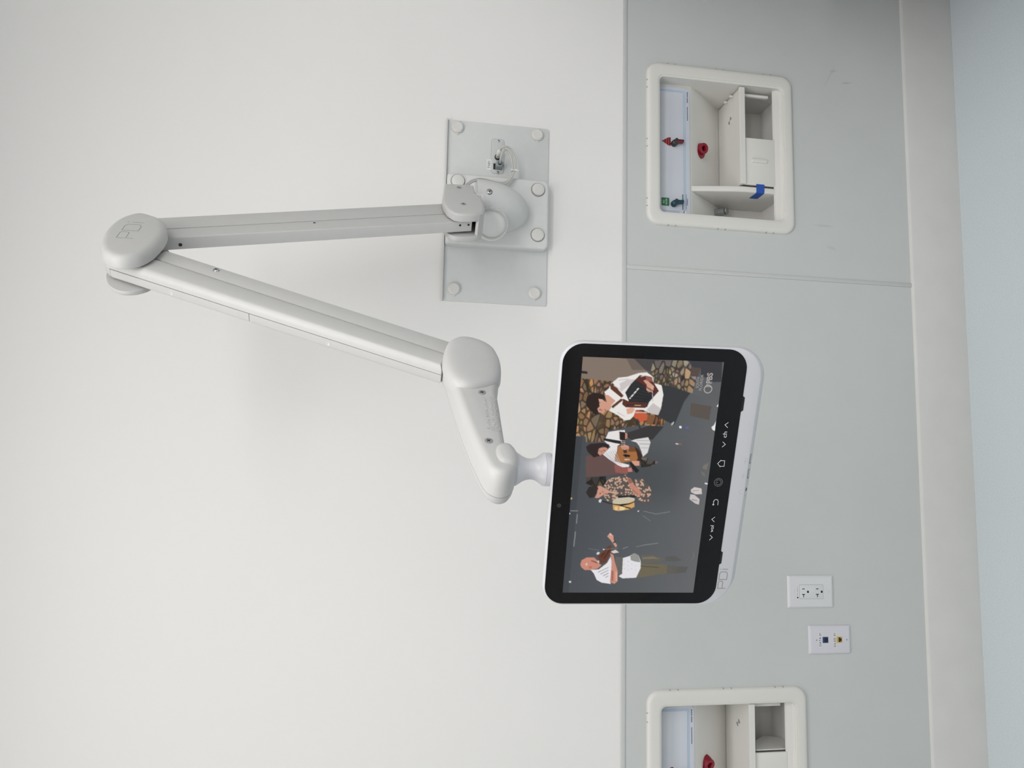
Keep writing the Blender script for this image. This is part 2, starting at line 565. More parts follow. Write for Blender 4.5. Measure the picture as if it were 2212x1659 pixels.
# ------------------------------------------------------------------ recessed wall boxes
def wall_box(cx, label, cover_x, full):
    t = empty('recessed_wall_box', (cx, 0, BZC))
    tag(t, label, 'wall box')
    W = lambda u, v, w: (u * MM, w * MM, v * MM)              # u right, v up, w into the wall
    # frame: a rounded picture-frame moulding
    outer = rrect(-222.3, 222.3, -206.7, 206.7, 33)
    inner = rrect(-187, 184, -176, 171, 13)
    rings = []
    for (k, ex, w) in ((0, 0, -3), (0, 0.6, -6.0), (0, 2.5, -9.5), (0, 7, -11.5), (0, 12, -12), (1, -9, -12), (1, -5, -11.4), (1, -4.6, -9.6), (1, -1.2, -9.4), (1, 0, -8), (1, 0, 14)):
        o = inset(outer, ex) if k == 0 else inset(inner, ex)
        rings.append([W(u, v, w) for u, v in o])
    fr = loft('frame', rings, M_BOX, t, caps=(False, False))
    nt = [(x, 204.6, 4.5, 0) for x in (170.4, 149.7, 7.5, -12.8, -153.5, -173.4)] + [(-220.3, z, 4.5, 1) for z in (149, 128.8, 12.4, -8.3, -123.3, -144.5)]
    nt += [(220.3, z, 4.5, 1) for z in (149, 128.8, 12.4, -8.3, -123.3, -144.5)]
    for (x, z, s, d) in nt:
        if d == 0:
            lo, hi = (x - 0.5, -9.4, z - 3), (x + 0.5, -3, z + 2.3)
        else:
            lo, hi = (x - 2.3, -9.4, z - 0.5), (x + 2.3, -3, z + 0.5)
        box('notch', [c * MM for c in lo], [c * MM for c in hi], M_LOGO, fr)
    # moulded liner swept across the width
    sec = [(10, 171.5), (28, 171.5), (28, 72), (30, 66), (128, -48), (135, -58), (138, -72), (138, -185), (134, -196), (124, -203), (30, -203), (20, -200), (15, -190), (11, -158), (8, -156), (4, -158), (0, -172), (-6, -176)]
    X0, X1 = -187.5, 184.5
    verts = [W(x, z, y) for x in (X0, X1) for y, z in sec]
    n = len(sec)
    faces = [(i, i + 1, n + i + 1, n + i) for i in range(n - 1)]
    mk('liner', verts, faces, M_BOX, t, angle=30)
    for nm, x in (('side_wall', X0), ('side_wall', X1)):
        sw = -3 if x < 0 else 3
        prism(nm, [(y, z) for y, z in ((4, 172), (140, 172), (140, -204), (4, -204))], x, x + sw, lambda u, v, w: (w * MM, u * MM, v * MM), M_BOX, t)
    # label sheet on the upper back
    lab = prism('label_panel', rrect(-186.5, 177, 74, 171, (2, 16, 2, 2)), 28, 24.5, W, M_LABEL, t, r1=0.8, seg=2)
    LF = lambda u, v, w: W(u, v, 24.4 - w)
    for k in (0, 2.4, 4.8):
        ribbons('border_line', [[(-175 + k * 1.1, 168), (-175 + k * 1.1, 105)], [(-170, 92.5 - k * 1.2), (160.5 + k, 92.5 - k * 1.2), (162 + k, 95 - k), (162 + k, 168)]], 0.9, LF, M_BLUEL, lab, 0.1)
    ribbons('border_band', [[(-168, 89.6), (163, 89.6), (164.5, 92), (164.5, 168)], [(-172.4, 168), (-172.4, 105)]], 5.4, lambda u, v, w: W(u, v, 24.45 - w), mat('label_blue_band', (0.50, 0.58, 0.69), 0.4, var=0), lab, 0.02)
    for (a, b, v, h) in ((166, 150, 81, 2.8), (148.5, 135, 81, 2.8), (123, 84, 81, 2.2)):
        tl = []
        x = min(a, b)
        rr = random.Random(int(a * 7))
        while x < max(a, b):
            w_ = rr.uniform(1.0, 2.4)
            tl.append([(x, v), (min(x + w_, max(a, b)), v)])
            x += w_ + 0.5
        ribbons('small_print', tl, h, LF, M_TXT, lab, 0.08)
    # red arrow-shaped sign
    sg = prism('flow_sign', [(21, 153.5), (9.4, 134.5), (9.4, 128.6), (32.3, 128.6), (32.3, 134.5)], 24.4, 24.0, W, M_SIGNR, t)
    ribbons('sign_line', [[(9.6, 134.3), (32.1, 134.3)], [(13.6, 141.0), (28.6, 141.0)], [(17.5, 147.4), (24.8, 147.4)]], 1.0, lambda u, v, w: W(u, v, 23.95 - w), M_SIGNP, sg, 0.05)

    def valve(x, z, m, nm):
        k = lathe('valve_hub', [(0.0085, 0.0), (0.0085, 0.008), (0.0072, 0.0125), (0.004, 0.0145)], W(x, z, 24.5), (0, -1, 0), M_DARK if nm == 'r' else m, t, n=28)
        prism('valve_lever', rrect(x - 1.5, x + 7.5, z - 23.5, z + 1, (3.5, 1.5, 3.5, 3.5), 4), 18, 9.0, W, m, t, r1=1.5, seg=3)
        prism('lever_shoulder', arc(x + 5, z - 2, 4.2, 0, 330, 14), 9.6, 6.5, W, M_DARK, t, r1=1, seg=2)
    valve(15.3, 119.9, M_REDK, 'r')
    # red hose outlet on the slanted wall
    nrm = Vector((-0.20, -0.93, -0.28)).normalized()
    c0 = Vector(W(26, 29, 66))
    ou = lathe('hose_outlet', [(0.0170, -0.012), (0.0165, 0.006), (0.0150, 0.010), (0.0150, 0.018), (0.0142, 0.0195), (0.0078, 0.020), (0.0070, 0.0185), (0.0066, 0.006), (0.001, 0.005)], c0, nrm, M_RED, t, n=36)
    lathe('bore', [(0.0066, 0.007), (0.0066, 0.0085)], c0, nrm, M_BLK, ou, n=24)
    prism('thumb_tab', smooth_closed([(0, 25), (8, 40), (24, 42), (30, 28), (16, 16)], 3), 0, 1, lambda u, v, w: tuple(Vector(W(u, v, 64 + (29 - v) * 0.58)) + nrm * (w * 0.010 - 0.002)), M_RED, ou)
    # tray shelf
    tr = prism('tray', [(-3, -71), (-3, -58), (-1, -57), (4, -57), (6, -60), (132, -60), (132, -66), (6, -66), (3, -71)], -90, 181, lambda u, v, w: (w * MM, u * MM, v * MM), M_BOX, t)
    for a0 in (8, 98, 188, 278):
        prism('drain_lobe', [(116.3, 62.5)] + [(116.3 + p, 62.5 + q) for p, q in arc(0, 0, 10, a0, a0 + 74, 6)], -60, -59.2, lambda u, v, w: (u * MM, v * MM, w * MM), M_LOGO if a0 in (98, 278) else M_BOX, tr)
    for x, y in ((-93, 20), (176, 42), (176, 75)):
        box('clip', ((x - 3) * MM, (y - 3) * MM, -0.060), ((x + 3) * MM, (y + 3) * MM, -0.049), M_BOX, tr, 0.0015)
    # divider between the compartments
    prism('divider', [(29, 70), (7, -40), (3, -70), (3, -150), (12, -203), (139, -203), (139, -72), (131, -48)], -110, -94, lambda u, v, w: (w * MM, u * MM, v * MM), M_BOX, t, r0=3.5, r1=3, seg=3)
    # sliding cover with its raised grip
    cv = prism('cover', rrect(cover_x[0], cover_x[1], -158, -71, 1.5, 3), 3, 8, W, M_BOX, t, r0=0.8, seg=2)
    gx = cover_x[0] + 68
    prism('grip', rrect(gx - 5.5, gx + 5.5, -136, -89, 5.4, 6), 3.2, -1.5, W, M_BOX, cv, r1=2.6, seg=4)
    prism('rail', rrect(168, 176, -152, -72, 3, 4), 26, 18, W, M_BOX, t, r1=2, seg=3)
    # drain grate in the basin
    gr = lathe('drain_grate', [(0.019, 0.0), (0.019, 0.0012), (0.017, 0.0018)], W(135.7, -203, 92), (0, 0, 1), M_CAP, t, n=28)
    for k in range(10):
        a = 2 * math.pi * k / 10
        disc('grate_hole', W(135.7 + 11.5 * math.cos(a), -201.2, 92 + 11.5 * math.sin(a)), (0, 0, 1), 0.0026, M_BLK, gr, 0.0003, 10)
    for k in range(5):
        a = 2 * math.pi * k / 5
        disc('grate_hole', W(135.7 + 5 * math.cos(a), -201.2, 92 + 5 * math.sin(a)), (0, 0, 1), 0.0024, M_BLK, gr, 0.0003, 10)
    if full:
        # green RO WATER sign, teal valve, maker's mark and grey coupling
        gs = prism('water_sign', rrect(-157.6, -135.6, 133.2, 154.9, 2, 4), 24.4, 24.0, W, M_GREEN, t)
        SF = lambda u, v, w: W(u, v, 23.95 - w)
        text('sign_text', 'RO', -150.5, -142.5, 146, 151, SF, M_MINT, gs, 0.06, 0.01)
        text('sign_text', 'WATER', -155, -138.2, 138.8, 143.6, SF, M_MINT, gs, 0.06, 0.01)
        valve(-151.5, 121.0, M_TEAL, 't')
        for (a, b, v, h) in ((-165, -123, 95.4, 3.4), (-152.5, -133.5, 82.6, 2.0), (-163, -122, 85.6, 1.2)):
            tl, x, rr = [], a, random.Random(int(-v * 3))
            while x < b:
                w_ = rr.uniform(1.2, 2.6)
                tl.append([(x, v), (min(x + w_, b), v)])
                x += w_ + 0.5
            ribbons('small_print', tl, h, LF, M_TXT, lab, 0.08)
        mk_ = prism('maker_mark', arc(-172.2, 89.2, 4.3, 0, 345, 22), 24.35, 24.1, W, M_STICK, lab)
        ribbons('mark_crescent', [arc(-172.2, 89.2, 3.4, 20, 190, 10)], 1.7, lambda u, v, w: W(u, v, 24.05 - w), M_NAVY, mk_, 0.05)
        ax = Vector((0.02, -0.72, -0.60)).normalized()
        b0 = Vector(W(-129, -44, 124))
        fb = lathe('coupling', [(0.0125, -0.006), (0.0125, 0.011), (0.0112, 0.0125), (0.0112, 0.020), (0.0098, 0.0215), (0.0098, 0.028)], b0, ax, M_FIT, t, n=6, angle=20)
        lathe('coupling_nose', [(0.0102, 0.010), (0.0102, 0.026), (0.0088, 0.0275), (0.0088, 0.0290), (0.0100, 0.0300), (0.0100, 0.0325), (0.0085, 0.0345), (0.004, 0.0345), (0.003, 0.033)], b0, ax, M_FIT, fb, n=28)
        lathe('seal_ring', [(0.0090, 0.0275), (0.0098, 0.0282), (0.0098, 0.0298), (0.0090, 0.0303)], b0, ax, M_BLK, fb, n=28)
    else:
        # clear flap hanging in the basin opening
        prism('inner_flap', [(12, -150), (12, -80), (70, -110), (100, -150), (80, -190), (14, -190)], 66, 69, lambda u, v, w: (w * MM, u * MM, v * MM), M_BOX, t)
    return t


wall_box(B1C, 'ivory recessed wall box with red and teal levers and a green water sign', (-89, 42), True)
wall_box(B2C, 'ivory recessed wall box cut by the picture edge beside the data outlet', (-67, 64), False)
# strips of painter's tape
W1 = lambda u, v, w: (B1C + u * MM, w * MM, BZC + v * MM)


def tape(name, path, v0, v1, cx, label):
    """a thin strip running along path (x, y in mm), between heights v0 and v1"""
    rings = []
    P = smooth_open([(p[0], p[1], 0) for p in path], 4)
    for k in range(len(P)):
        a, b = P[max(k - 1, 0)], P[min(k + 1, len(P) - 1)]
        d = (b - a)[:2]
        d = d / (np.linalg.norm(d) + 1e-9)
        nn = np.array((-d[1], d[0])) * 0.2
        q = P[k]
        e = 0.8 * math.sin(k * 1.7) if k == len(P) - 1 else 0
        s = (q[0] + 105) * 0.0
        rings.append([(cx + (q[0] + i * nn[0]) * MM, (q[1] + i * nn[1]) * MM, BZC + z * MM) for i, z in ((-1, v0 + s), (1, v0 + s), (1, v1 + s), (-1, v1 + s))])
    o = loft(name, rings, M_TAPE, None, angle=60)
    return o


t1 = tape('tape_strip', [(-86, 2.4), (-92, 2.0), (-104, 2.2), (-109.2, 4.2), (-110.6, 9), (-110.7, 20), (-111, 42)], -126, -103, B1C, '')
tag(t1, 'short strip of blue painter tape wrapped around the box divider', 'tape')
t2 = tape('tape_strip', [(183.0, 22), (183.2, 40), (183.0, 60), (182.6, 92)], -176, -160, B2C, '')
tag(t2, 'strip of blue painter tape stuck inside the box opening beside the data outlet', 'tape')


# ------------------------------------------------------------------ outlets
def outlet():
    cx, cz = -0.3400 + 0.03975, 0.416 + 0.06195
    t = empty('power_outlet', (cx, -0.003, cz))
    tag(t, 'white duplex power outlet plate on the grey wall panel', 'outlet')
    W = lambda u, v, w: (u * MM, -w * MM, v * MM)
    pl = prism('cover_plate', rrect(-39.75, 39.75, -62, 62, 1.5, 3), 0, 6, W, M_PLATE, t, prof=[(0, 0), (0, 1.6), (1.6, 3.6), (5.0, 5.2), (6.5, 5.4)], shrink=True)
    F = lambda u, v, w: W(u, v, 5.4 + w)
    prism('insert_gap', rrect(-17.6, 17.6, -34.0, 31.6, 2, 4), 5.2, 5.45, W, M_LOGO, t)
    ins = prism('insert', rrect(-17, 17, -33.4, 31.0, 2, 4), 5.2, 6.1, W, M_PLATE, t, r1=0.4, seg=2)
    FI = lambda u, v, w: W(u, v, 6.1 + w)
    for zc in (21, -16.8):
        ribbons('slot', [[(7.2, zc - 3.3), (7.2, zc + 3.3)]], 2.0, FI, M_BLK, ins, 0.06)
        ribbons('slot', [[(-6.4, zc - 4.0), (-6.4, zc + 4.0)], [(-6.4, zc), (-13.2, zc)]], 2.1, FI, M_BLK, ins, 0.06)
        prism('ground_hole', [(0 + p, zc - 12.2 + q) for p, q in arc(0, 0, 3.0, -60, 240, 14)], 6.1, 6.16, W, M_BLK, ins)
    for z in (47.0, -47.8):
        prism('plate_screw', rrect(-4, 4, z - 2.6, z + 2.2, 2, 4), 5.3, 5.9, W, M_CAP if z < 0 else M_PLATE, t, r1=0.4, seg=2)
    prism('sticker', rrect(-17, 17, 33.4, 40.6, 0.4, 2), 5.4, 5.5, W, M_STICK, t)
    FS = lambda u, v, w: W(u, v, 5.52 + w)
    text('plate_text', 'PA DKT1', -9, 14.5, 35.2, 38.8, FS, M_LOGO, t, 0.05)
    prism('dot_mark', arc(-14, 36.6, 2.1, 0, 340, 14), 5.5, 5.56, W, M_BLACKT, t)


def data_outlet():
    cx, cz = -0.4536 + 0.035, 0.3714 + 0.05725
    t = empty('data_outlet', (cx, -0.003, cz))
    tag(t, 'white data outlet plate with blue and yellow jacks below the power outlet', 'outlet')
    W = lambda u, v, w: (u * MM, -w * MM, v * MM)
    prism('cover_plate', rrect(-35, 35, -57.2, 57.2, 1.5, 3), 0, 6, W, M_PLATE2, t, prof=[(0, 0), (0, 1.6), (1.4, 3.4), (4.5, 5.0), (6, 5.2)], shrink=True)
    F = lambda u, v, w: W(u, v, 5.22 + w)
    for (zc, m, lbl, tz, ws) in ((13.2, M_JBLUE, 'DATA 01', 27.5, (-15.3, 16.8)), (-25.0, M_JYEL, 'DLSIS 01', -12.2, (-17.6, 16.2))):
        j = prism('jack', rrect(-7.3, 7.3, zc - 7.6, zc + 7.6, 0.6, 2), 4.5, 5.7, W, m, t, r1=0.3, seg=2)
        ribbons('jack_opening', [[(-5.6, zc - 1.8), (5.6, zc - 1.8)]], 8.4, lambda u, v, w: W(u, v, 5.72 + w), M_BLK, j, 0.06)
        for s in (-1, 1):
            ribbons('jack_tongue', [[(s * 4.4, zc - 6), (s * 4.4, zc - 2.6)]], 1.8, lambda u, v, w: W(u, v, 5.8 + w), m, j, 0.06)
        st = prism('label_sticker', rrect(ws[0] - 2.5, ws[1] + 2.5, tz - 4.4, tz + 4.2, 0.4, 2), 5.2, 5.3, W, M_STICK, t)
        text('label_text', lbl, ws[0], ws[1], tz - 2.9, tz + 2.9, lambda u, v, w: W(u, v, 5.32 + w), M_BLACKT, st, 0.05, 0.006)
    for z in (38.2, -44.5):
        screw('plate_screw', W(0, z, 5.2), (0, -1, 0), 0.0029, t, M_PLATE2, 0.4, 0.2)


outlet()
data_outlet()


# ------------------------------------------------------------------ wall bracket plate behind the arm
def bracket():
    t = empty('mounting_plate', (0.6275, 0, 1.3010))
    tag(t, 'flat grey metal mounting plate screwed to the white wall behind the arm', 'mounting plate')
    W = lambda u, v, w: (u * MM, -w * MM, v * MM)
    prism('plate', rrect(-231, 231, -130.7, 130.2, (5, 7, 1, 1), 5), 0.3, 3.5, W, M_BRKT, t, r1=0.6, seg=2)
    box('top_flange', (-0.2315, -0.0115, 0.1278), (0.2325, -0.0003, 0.1302), M_BRKT, t, 0.0006)
    for x, z in ((212.5, 103.1), (211.5, -100.6), (-200.4, 100.2), (-200.1, -100.4)):
        c = lathe('screw_cap', [(0.0158, 0), (0.0158, 0.0035), (0.0148, 0.0056), (0.0115, 0.0074), (0.0105, 0.0072), (0.004, 0.0076)], W(x, z, 3.4), (0, -1, 0), M_CAP, t, n=36)
        box('cap_tab', ((x - 19.5) * MM, -0.0052, (z - 3.2) * MM), ((x - 14) * MM, -0.0034, (z + 3.2) * MM), M_CAP, c, 0.0007)
    ix0, ix1, iz0, iz1 = 101.2, 192.0, -16.5, 16.2
    prism('insert_edge', rrect(ix0 - 0.6, ix1 + 0.6, iz0 - 0.6, iz1 + 0.6, 8.5, 5), 3.3, 3.62, W, M_LOGO, t)
    ins = prism('connector_insert', rrect(ix0, ix1, iz0, iz1, 8, 5), 3.4, 4.6, W, M_INS, t, r1=0.4, seg=2)
    for x in (186.2, 103.1):
        screw('insert_screw', W(x, -1.3, 4.6), (0, -1, 0), 0.0036, ins, M_CHROME, 0.3, 0.45)
    lathe('coax_socket', [(0.0078, 0), (0.0078, 0.003), (0.0066, 0.0035)], W(143.3, 0.2, 4.6), (0, -1, 0), M_BLK, ins, n=28)
    box('network_socket', W(111.0, -10.5, 4.5), W(126.5, 10.5, 5.4), M_BLK, ins)
    st = prism('label_sticker', rrect(109.2, 136.8, 15.5, 27.2, 0.4, 2), 3.5, 3.75, W, M_STICK, t)
    text('label_text', 'TV01', 113.2, 131.6, 18.0, 24.4, lambda u, v, w: W(u, v, 3.76 + w), M_BLACKT, st, 0.05)


bracket()

# ------------------------------------------------------------------ cables
net = empty('network_cable', (0.7460, -0.005, 1.2990))
tag(net, 'grey network cable plugged into the lower socket beside the TV01 label', 'cable')
NO = Vector((0.7460, -0.005, 1.2990))
rel = lambda pts, o: [tuple(Vector(p) - o) for p in pts]
tube('cord', rel([(0.7460, -0.022, 1.2985), (0.7455, -0.036, 1.2985), (0.7494, -0.048, 1.2995), (0.7650, -0.0505, 1.2954), (0.7725, -0.048, 1.2861), (0.7648, -0.045, 1.2771), (0.7507, -0.043, 1.2714), (0.7354, -0.043, 1.269), (0.7226, -0.043, 1.2675), (0.709, -0.042, 1.2701), (0.6933, -0.043, 1.2827), (0.6873, -0.047, 1.299), (0.6867, -0.055, 1.3215), (0.6859, -0.065, 1.3432), (0.6784, -0.08, 1.361), (0.6664, -0.09, 1.3777), (0.640, -0.105, 1.4000)], NO), 0.0024, M_CABLE, net)
pg = box('plug', rel([(0.7385, -0.026, 1.2915)], NO)[0], rel([(0.7540, -0.005, 1.3068)], NO)[0], M_PLUGG, net, 0.001)
box('latch', rel([(0.7430, -0.0275, 1.2870)], NO)[0], rel([(0.7500, -0.012, 1.2925)], NO)[0], M_PLUGG, pg, 0.0008)
box('plug_boot', rel([(0.7422, -0.031, 1.2950)], NO)[0], rel([(0.7500, -0.024, 1.3022)], NO)[0], M_DARK, pg, 0.0012)

cx_ = empty('coaxial_cable', (0.7712, -0.005, 1.3012))
tag(cx_, 'grey coaxial cable with a white screw-on plug in the upper socket', 'cable')
CO = Vector((0.7712, -0.005, 1.3012))
tube('cord', rel([(0.7738, -0.040, 1.2996), (0.7752, -0.050, 1.2980), (0.7762, -0.056, 1.2930), (0.7775, -0.055, 1.2846), (0.7716, -0.05, 1.273), (0.7548, -0.045, 1.2635), (0.7377, -0.045, 1.2623), (0.722, -0.0465, 1.2640), (0.7044, -0.047, 1.2711), (0.6868, -0.05, 1.2837), (0.6817, -0.055, 1.3), (0.6809, -0.065, 1.3227), (0.6794, -0.075, 1.3435), (0.671, -0.09, 1.3619), (0.6592, -0.1, 1.377), (0.635, -0.115, 1.3950)], CO), 0.0025, M_CABLE, cx_)
axc = Vector((0.05, -1, -0.02))
pw_ = lathe('plug', [(0.0052, 0), (0.0056, 0.003), (0.0056, 0.016), (0.0050, 0.0165), (0.0050, 0.018)], (0, 0, 0), axc, M_CABLE, cx_, n=24)
lathe('plug_sleeve', [(0.0060, 0.018), (0.0062, 0.020), (0.0062, 0.029), (0.0052, 0.033), (0.0034, 0.036)], (0, 0, 0), axc, M_PLUGW, cx_, n=24)

zt = empty('cable_tie', (0.7218, -0.0445, 1.2655))
tag(zt, 'small white tie binding the two grey cables together', 'cable tie')
tube('strap', [(0.0, -0.0045, -0.0036), (0.0, -0.006, 0.0006), (0.0, -0.003, 0.0052), (0.0, 0.003, 0.0056), (0.0, 0.006, 0.0010), (0.0, 0.003, -0.0042), (0.0, -0.003, -0.0046), (0.0, -0.0048, -0.003)], 0.0013, M_PLUGW, zt, n=8, sub=5)
box('tie_head', (-0.0022, -0.0072, -0.0055), (0.0022, -0.003, -0.0025), M_PLUGW, zt, 0.0006)
tube('tie_tail', [(0, -0.006, -0.004), (-0.001, -0.008, -0.0075), (-0.003, -0.009, -0.0105)], 0.0011, M_PLUGW, zt, n=8, sub=4)
tube('tie_tail', [(0, -0.005, 0.004), (0.002, -0.006, 0.0075)], 0.0012, M_PLUGW, zt, n=8, sub=3)

# ------------------------------------------------------------------ articulated arm
UX, UY = -0.65800888, -0.75301017
S0 = Vector((0.55743, -0.19339, 1.4006))
arm = empty('articulated_arm', tuple(S0), math.atan2(UY, UX))
tag(arm, 'light grey folding wall arm in two links holding up the tablet screen', 'monitor arm')
A = lambda a, z, n: (a * MM, n * MM, z * MM)                 # a outwards, z up, n sideways (mm)


def wl(x, y, z):
    """room point (m) to the arm's own frame"""
    dx, dy, dz = x - S0.x, y - S0.y, z - S0.z
    return (dx * UX + dy * UY, -dx * UY + dy * UX, dz)


def wdir(d):
    return (d[0] * UX + d[1] * UY, -d[0] * UY + d[1] * UX, d[2])


RW = lambda u, v, w: wl(u * MM, -w * MM, v * MM)
# cast base on the plate
base = prism('base_casting', rrect(533, 711, 1172.5, 1427, (14, 14, 8, 8), 6), 3.6, 30, RW, M_CASTP, arm, r1=7, seg=5)
for x, z in ((690, 1401.0), (684.5, 1201.0), (568.5, 1200.3), (570, 1401.0)):
    ring = lathe('cap_recess', [(0.0178, -0.001), (0.0178, 0.0004)], RW(x, z, 30), wdir((0, -1, 0)), M_GROOVE_SHADE, base, n=36)
    lathe('screw_cap', [(0.0160, 0), (0.0160, 0.0030), (0.0150, 0.0052), (0.0110, 0.0066), (0.004, 0.0068)], RW(x, z, 30), wdir((0, -1, 0)), M_CAP, base, n=36)
# rounded pedestal growing out of the base
rings = []
for k in range(15):
    t = k / 14.0
    z = 1.3610 - 0.1340 * t
    s = math.sqrt(max(0.0, 1 - (t * 0.985) ** 2.4))
    xc = 0.624 - 0.004 * t
    rg = []
    for j in range(25):
        th = math.pi * j / 24
        c, sn = math.cos(th), math.sin(th)
        rx = 0.060 * s + 0.003
        ry = 0.094 * s + 0.001
        rg.append(wl(xc + rx * math.copysign(abs(c) ** 0.85, c), -0.026 - ry * abs(sn) ** 0.85, z))
    rings.append(rg)
loft('pedestal', rings, M_CASTP, arm, caps=(True, True), angle=50)
screw('pedestal_screw', wl(0.6345, -0.1190, 1.3340), wdir((0.12, -1, 0.05)), 0.0062, arm, M_CHROME, 0.5, 0.3)
lathe('screw_well', [(0.0072, -0.004), (0.0072, 0.0005)], wl(0.6345, -0.1190, 1.3340), wdir((0.12, -1, 0.05)), M_DARK, arm, n=24)
# round swivel boss with its lip and scale marks
bax = Vector((-0.42, -0.90, 0.06)).normalized()
bc = Vector((0.5590, -0.112, 1.3262))
boss = lathe('swivel_boss', [(0.0395, -0.088), (0.0395, -0.003), (0.0385, -0.0008), (0.0350, 0.0), (0.0345, -0.002), (0.001, -0.002)], wl(*bc), wdir(bax), M_CASTP, arm, n=56)
lathe('boss_ring', [(0.0345, -0.003), (0.0350, 0.0010), (0.0335, 0.0024), (0.0315, 0.0012), (0.0310, -0.003)], wl(*bc), wdir(bax), M_ARMW, boss, n=56, caps=(False, False))
bu, bv, ba = basis(bax)
vv, ff = [], []
for k in range(30):
    a0 = math.radians(-115 + k * 5.2)
    for q in range(random.choice((1, 2, 2))):
        aa = a0 + 0.028 * q
        b0 = len(vv)
        for rr_, da in ((0.0362, 0), (0.0362, 0.012), (0.0380, 0.012), (0.0380, 0)):
            ang = aa + da
            dvec = Vector((1, 0, 0)) * math.cos(ang) + Vector((0, 0, 1)) * math.sin(ang)
            dvec = (dvec - bax * dvec.dot(bax)).normalized()
            vv.append(wl(*(bc + dvec * rr_ + bax * 0.0006)))
        ff.append((b0, b0 + 1, b0 + 2, b0 + 3))
mk('scale_marks', vv, ff, M_LOGO, boss, smooth=False)

# shoulder head: a fork around the first link
HEAD = [(-75, 40), (-78, 5), (-78, -26), (-52, -26.5), (-27, -27), (-12, -33), (5, -38), (35, -40.5), (60, -39.5), (80, -35), (91, -26), (98, -8), (101.5, 12), (98.5, 25), (80, 38), (48.5, 46), (17, 48), (-21, 44.5)]
FORK = [(-22, 44), (-26, 5), (-24, -27), (-8, -35), (5, -38), (35, -40.5), (60, -39.5), (80, -35), (91, -26), (98, -8), (101.5, 12), (98.5, 25), (80, 38), (48.5, 46), (17, 48)]
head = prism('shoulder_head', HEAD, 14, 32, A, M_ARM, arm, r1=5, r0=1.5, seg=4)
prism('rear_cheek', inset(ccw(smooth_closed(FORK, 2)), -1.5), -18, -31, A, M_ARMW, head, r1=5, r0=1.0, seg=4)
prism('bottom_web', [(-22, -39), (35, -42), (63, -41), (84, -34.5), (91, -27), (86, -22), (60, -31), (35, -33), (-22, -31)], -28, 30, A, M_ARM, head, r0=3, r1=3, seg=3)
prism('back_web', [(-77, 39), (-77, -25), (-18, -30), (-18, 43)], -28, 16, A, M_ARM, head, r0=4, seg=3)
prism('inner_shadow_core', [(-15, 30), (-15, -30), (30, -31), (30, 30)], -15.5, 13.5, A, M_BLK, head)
for (a, z) in ((-53.8, 8.7), (44.3, 4.1)):
    screw('head_screw', A(a, z, 31.9), (0, 1, 0), 0.0062, head, M_SCREW, 0.3, 0.02)
lathe('swivel_post', [(0.030, -0.020), (0.030, -0.046)], A(-50, 0, -5), (0, 0, 1), M_CASTP, head, n=36)

# first link: two channel halves with a dark gap between them
ua, uz = 0.3240, 0.9461
e0 = np.array((1.3, 51.7))


def lk1(tl, p):
    """point on link one: tl along (mm from z 51.7), p across from the back edge (width grows downwards)"""
    return (e0[0] + ua * tl + uz * p, e0[1] + uz * tl - ua * p)


def bar1(p0, p1, t0, t1, w0, w1):
    return [lk1(t0, p0), lk1(t1, p0), lk1(t1, p1), lk1(t0, p1)]


T0, T1 = -36, 592
link1 = prism('lower_link', [lk1(T0, 0), lk1(T1, 0), lk1(T1, 50.2), lk1(T0, 54.0)], -12, 12, A, M_ARM, arm, r0=1.0, r1=1.0, seg=2)
prism('link_cover', [lk1(T0, 56.0), lk1(T1, 52.2), lk1(T1, 91.0), lk1(T0, 98.5)], -12, 12, A, M_ARM, link1, r0=1.2, r1=3.0, seg=3)
prism('link_core', [lk1(T0 + 4, 20), lk1(T1, 20), lk1(T1, 80), lk1(T0 + 4, 80)], -9, 9, A, M_BLK, link1)
dU = Vector((uz, 0, -ua))                                     # outward normal of the link's front edge
for tl, n_ in ((-9.5, 3), (-28.5, 3), (531, -3)):
    p = lk1(tl, 98.6 - (tl - T0) / (T1 - T0) * 7.5)
    disc('bolt_hole', A(p[0], p[1], n_), dU, 0.0024 if tl < 400 else 0.0032, M_BLK, link1, 0.0002, 16)
ph = lk1(285, 63)
disc('bolt_hole', A(ph[0], ph[1], 11.9), (0, 1, 0), 0.0028, M_BLK, link1, 0.0002, 16)

# elbow: cap with the maker's name in grey strokes painted for the engraving's shadow, rear cheek and a web between them
CAPO = smooth_closed([(376, 613.5), (359, 619.8), (309.4, 628.2), (264.3, 624.2), (236.2, 610.1), (225.5, 594.1), (233.1, 572.5), (250.0, 550.0), (282.5, 536.0), (309.8, 531.3), (336.6, 530.8), (357.4, 532.4), (377.9, 535.9), (397.7, 544.3), (408.7, 556.7), (413.2, 569.8), (411.4, 583.3), (403.7, 595.2), (391.7, 606.0)], 4)
elbow = prism('elbow_cap', CAPO, 20, 42, A, M_ARM, arm, seg=5, prof=[(1.5, 20), (0.4, 21), (0.2, 27), (1.0, 32), (3.2, 37), (6.5, 40.2), (10, 41.6), (14, 42)])
ribbons('maker_logo', pdi(0, 0, 66, 26), 1.0, lambda u, v, w: A(343 - u, 572.5 + v + u * 0.03, 42.02 + w), M_GROOVE_SHADE, elbow, 0.12)
prism('rear_cheek', CAPO, -20, -29, A, M_ARMW, elbow, r1=4, r0=0.6, seg=3)
prism('elbow_web', [(227, 592), (237, 608), (264, 622), (309, 626), (352, 619), (340, 609), (300, 613), (262, 607), (246, 590), (250, 560), (240, 562)], -20.5, 20.5, A, M_DARK, elbow)
prism('pivot_drum', [(320 + p, 580 + q) for p, q in arc(0, 0, 36, 0, 350, 35)], -20, 20, A, M_DARK, elbow)

# second link: inner rail, main cover and the cable covers on the far half of its outer face
va, vz = 0.4720, -0.8816
i0 = np.array((345.1, 493.0))


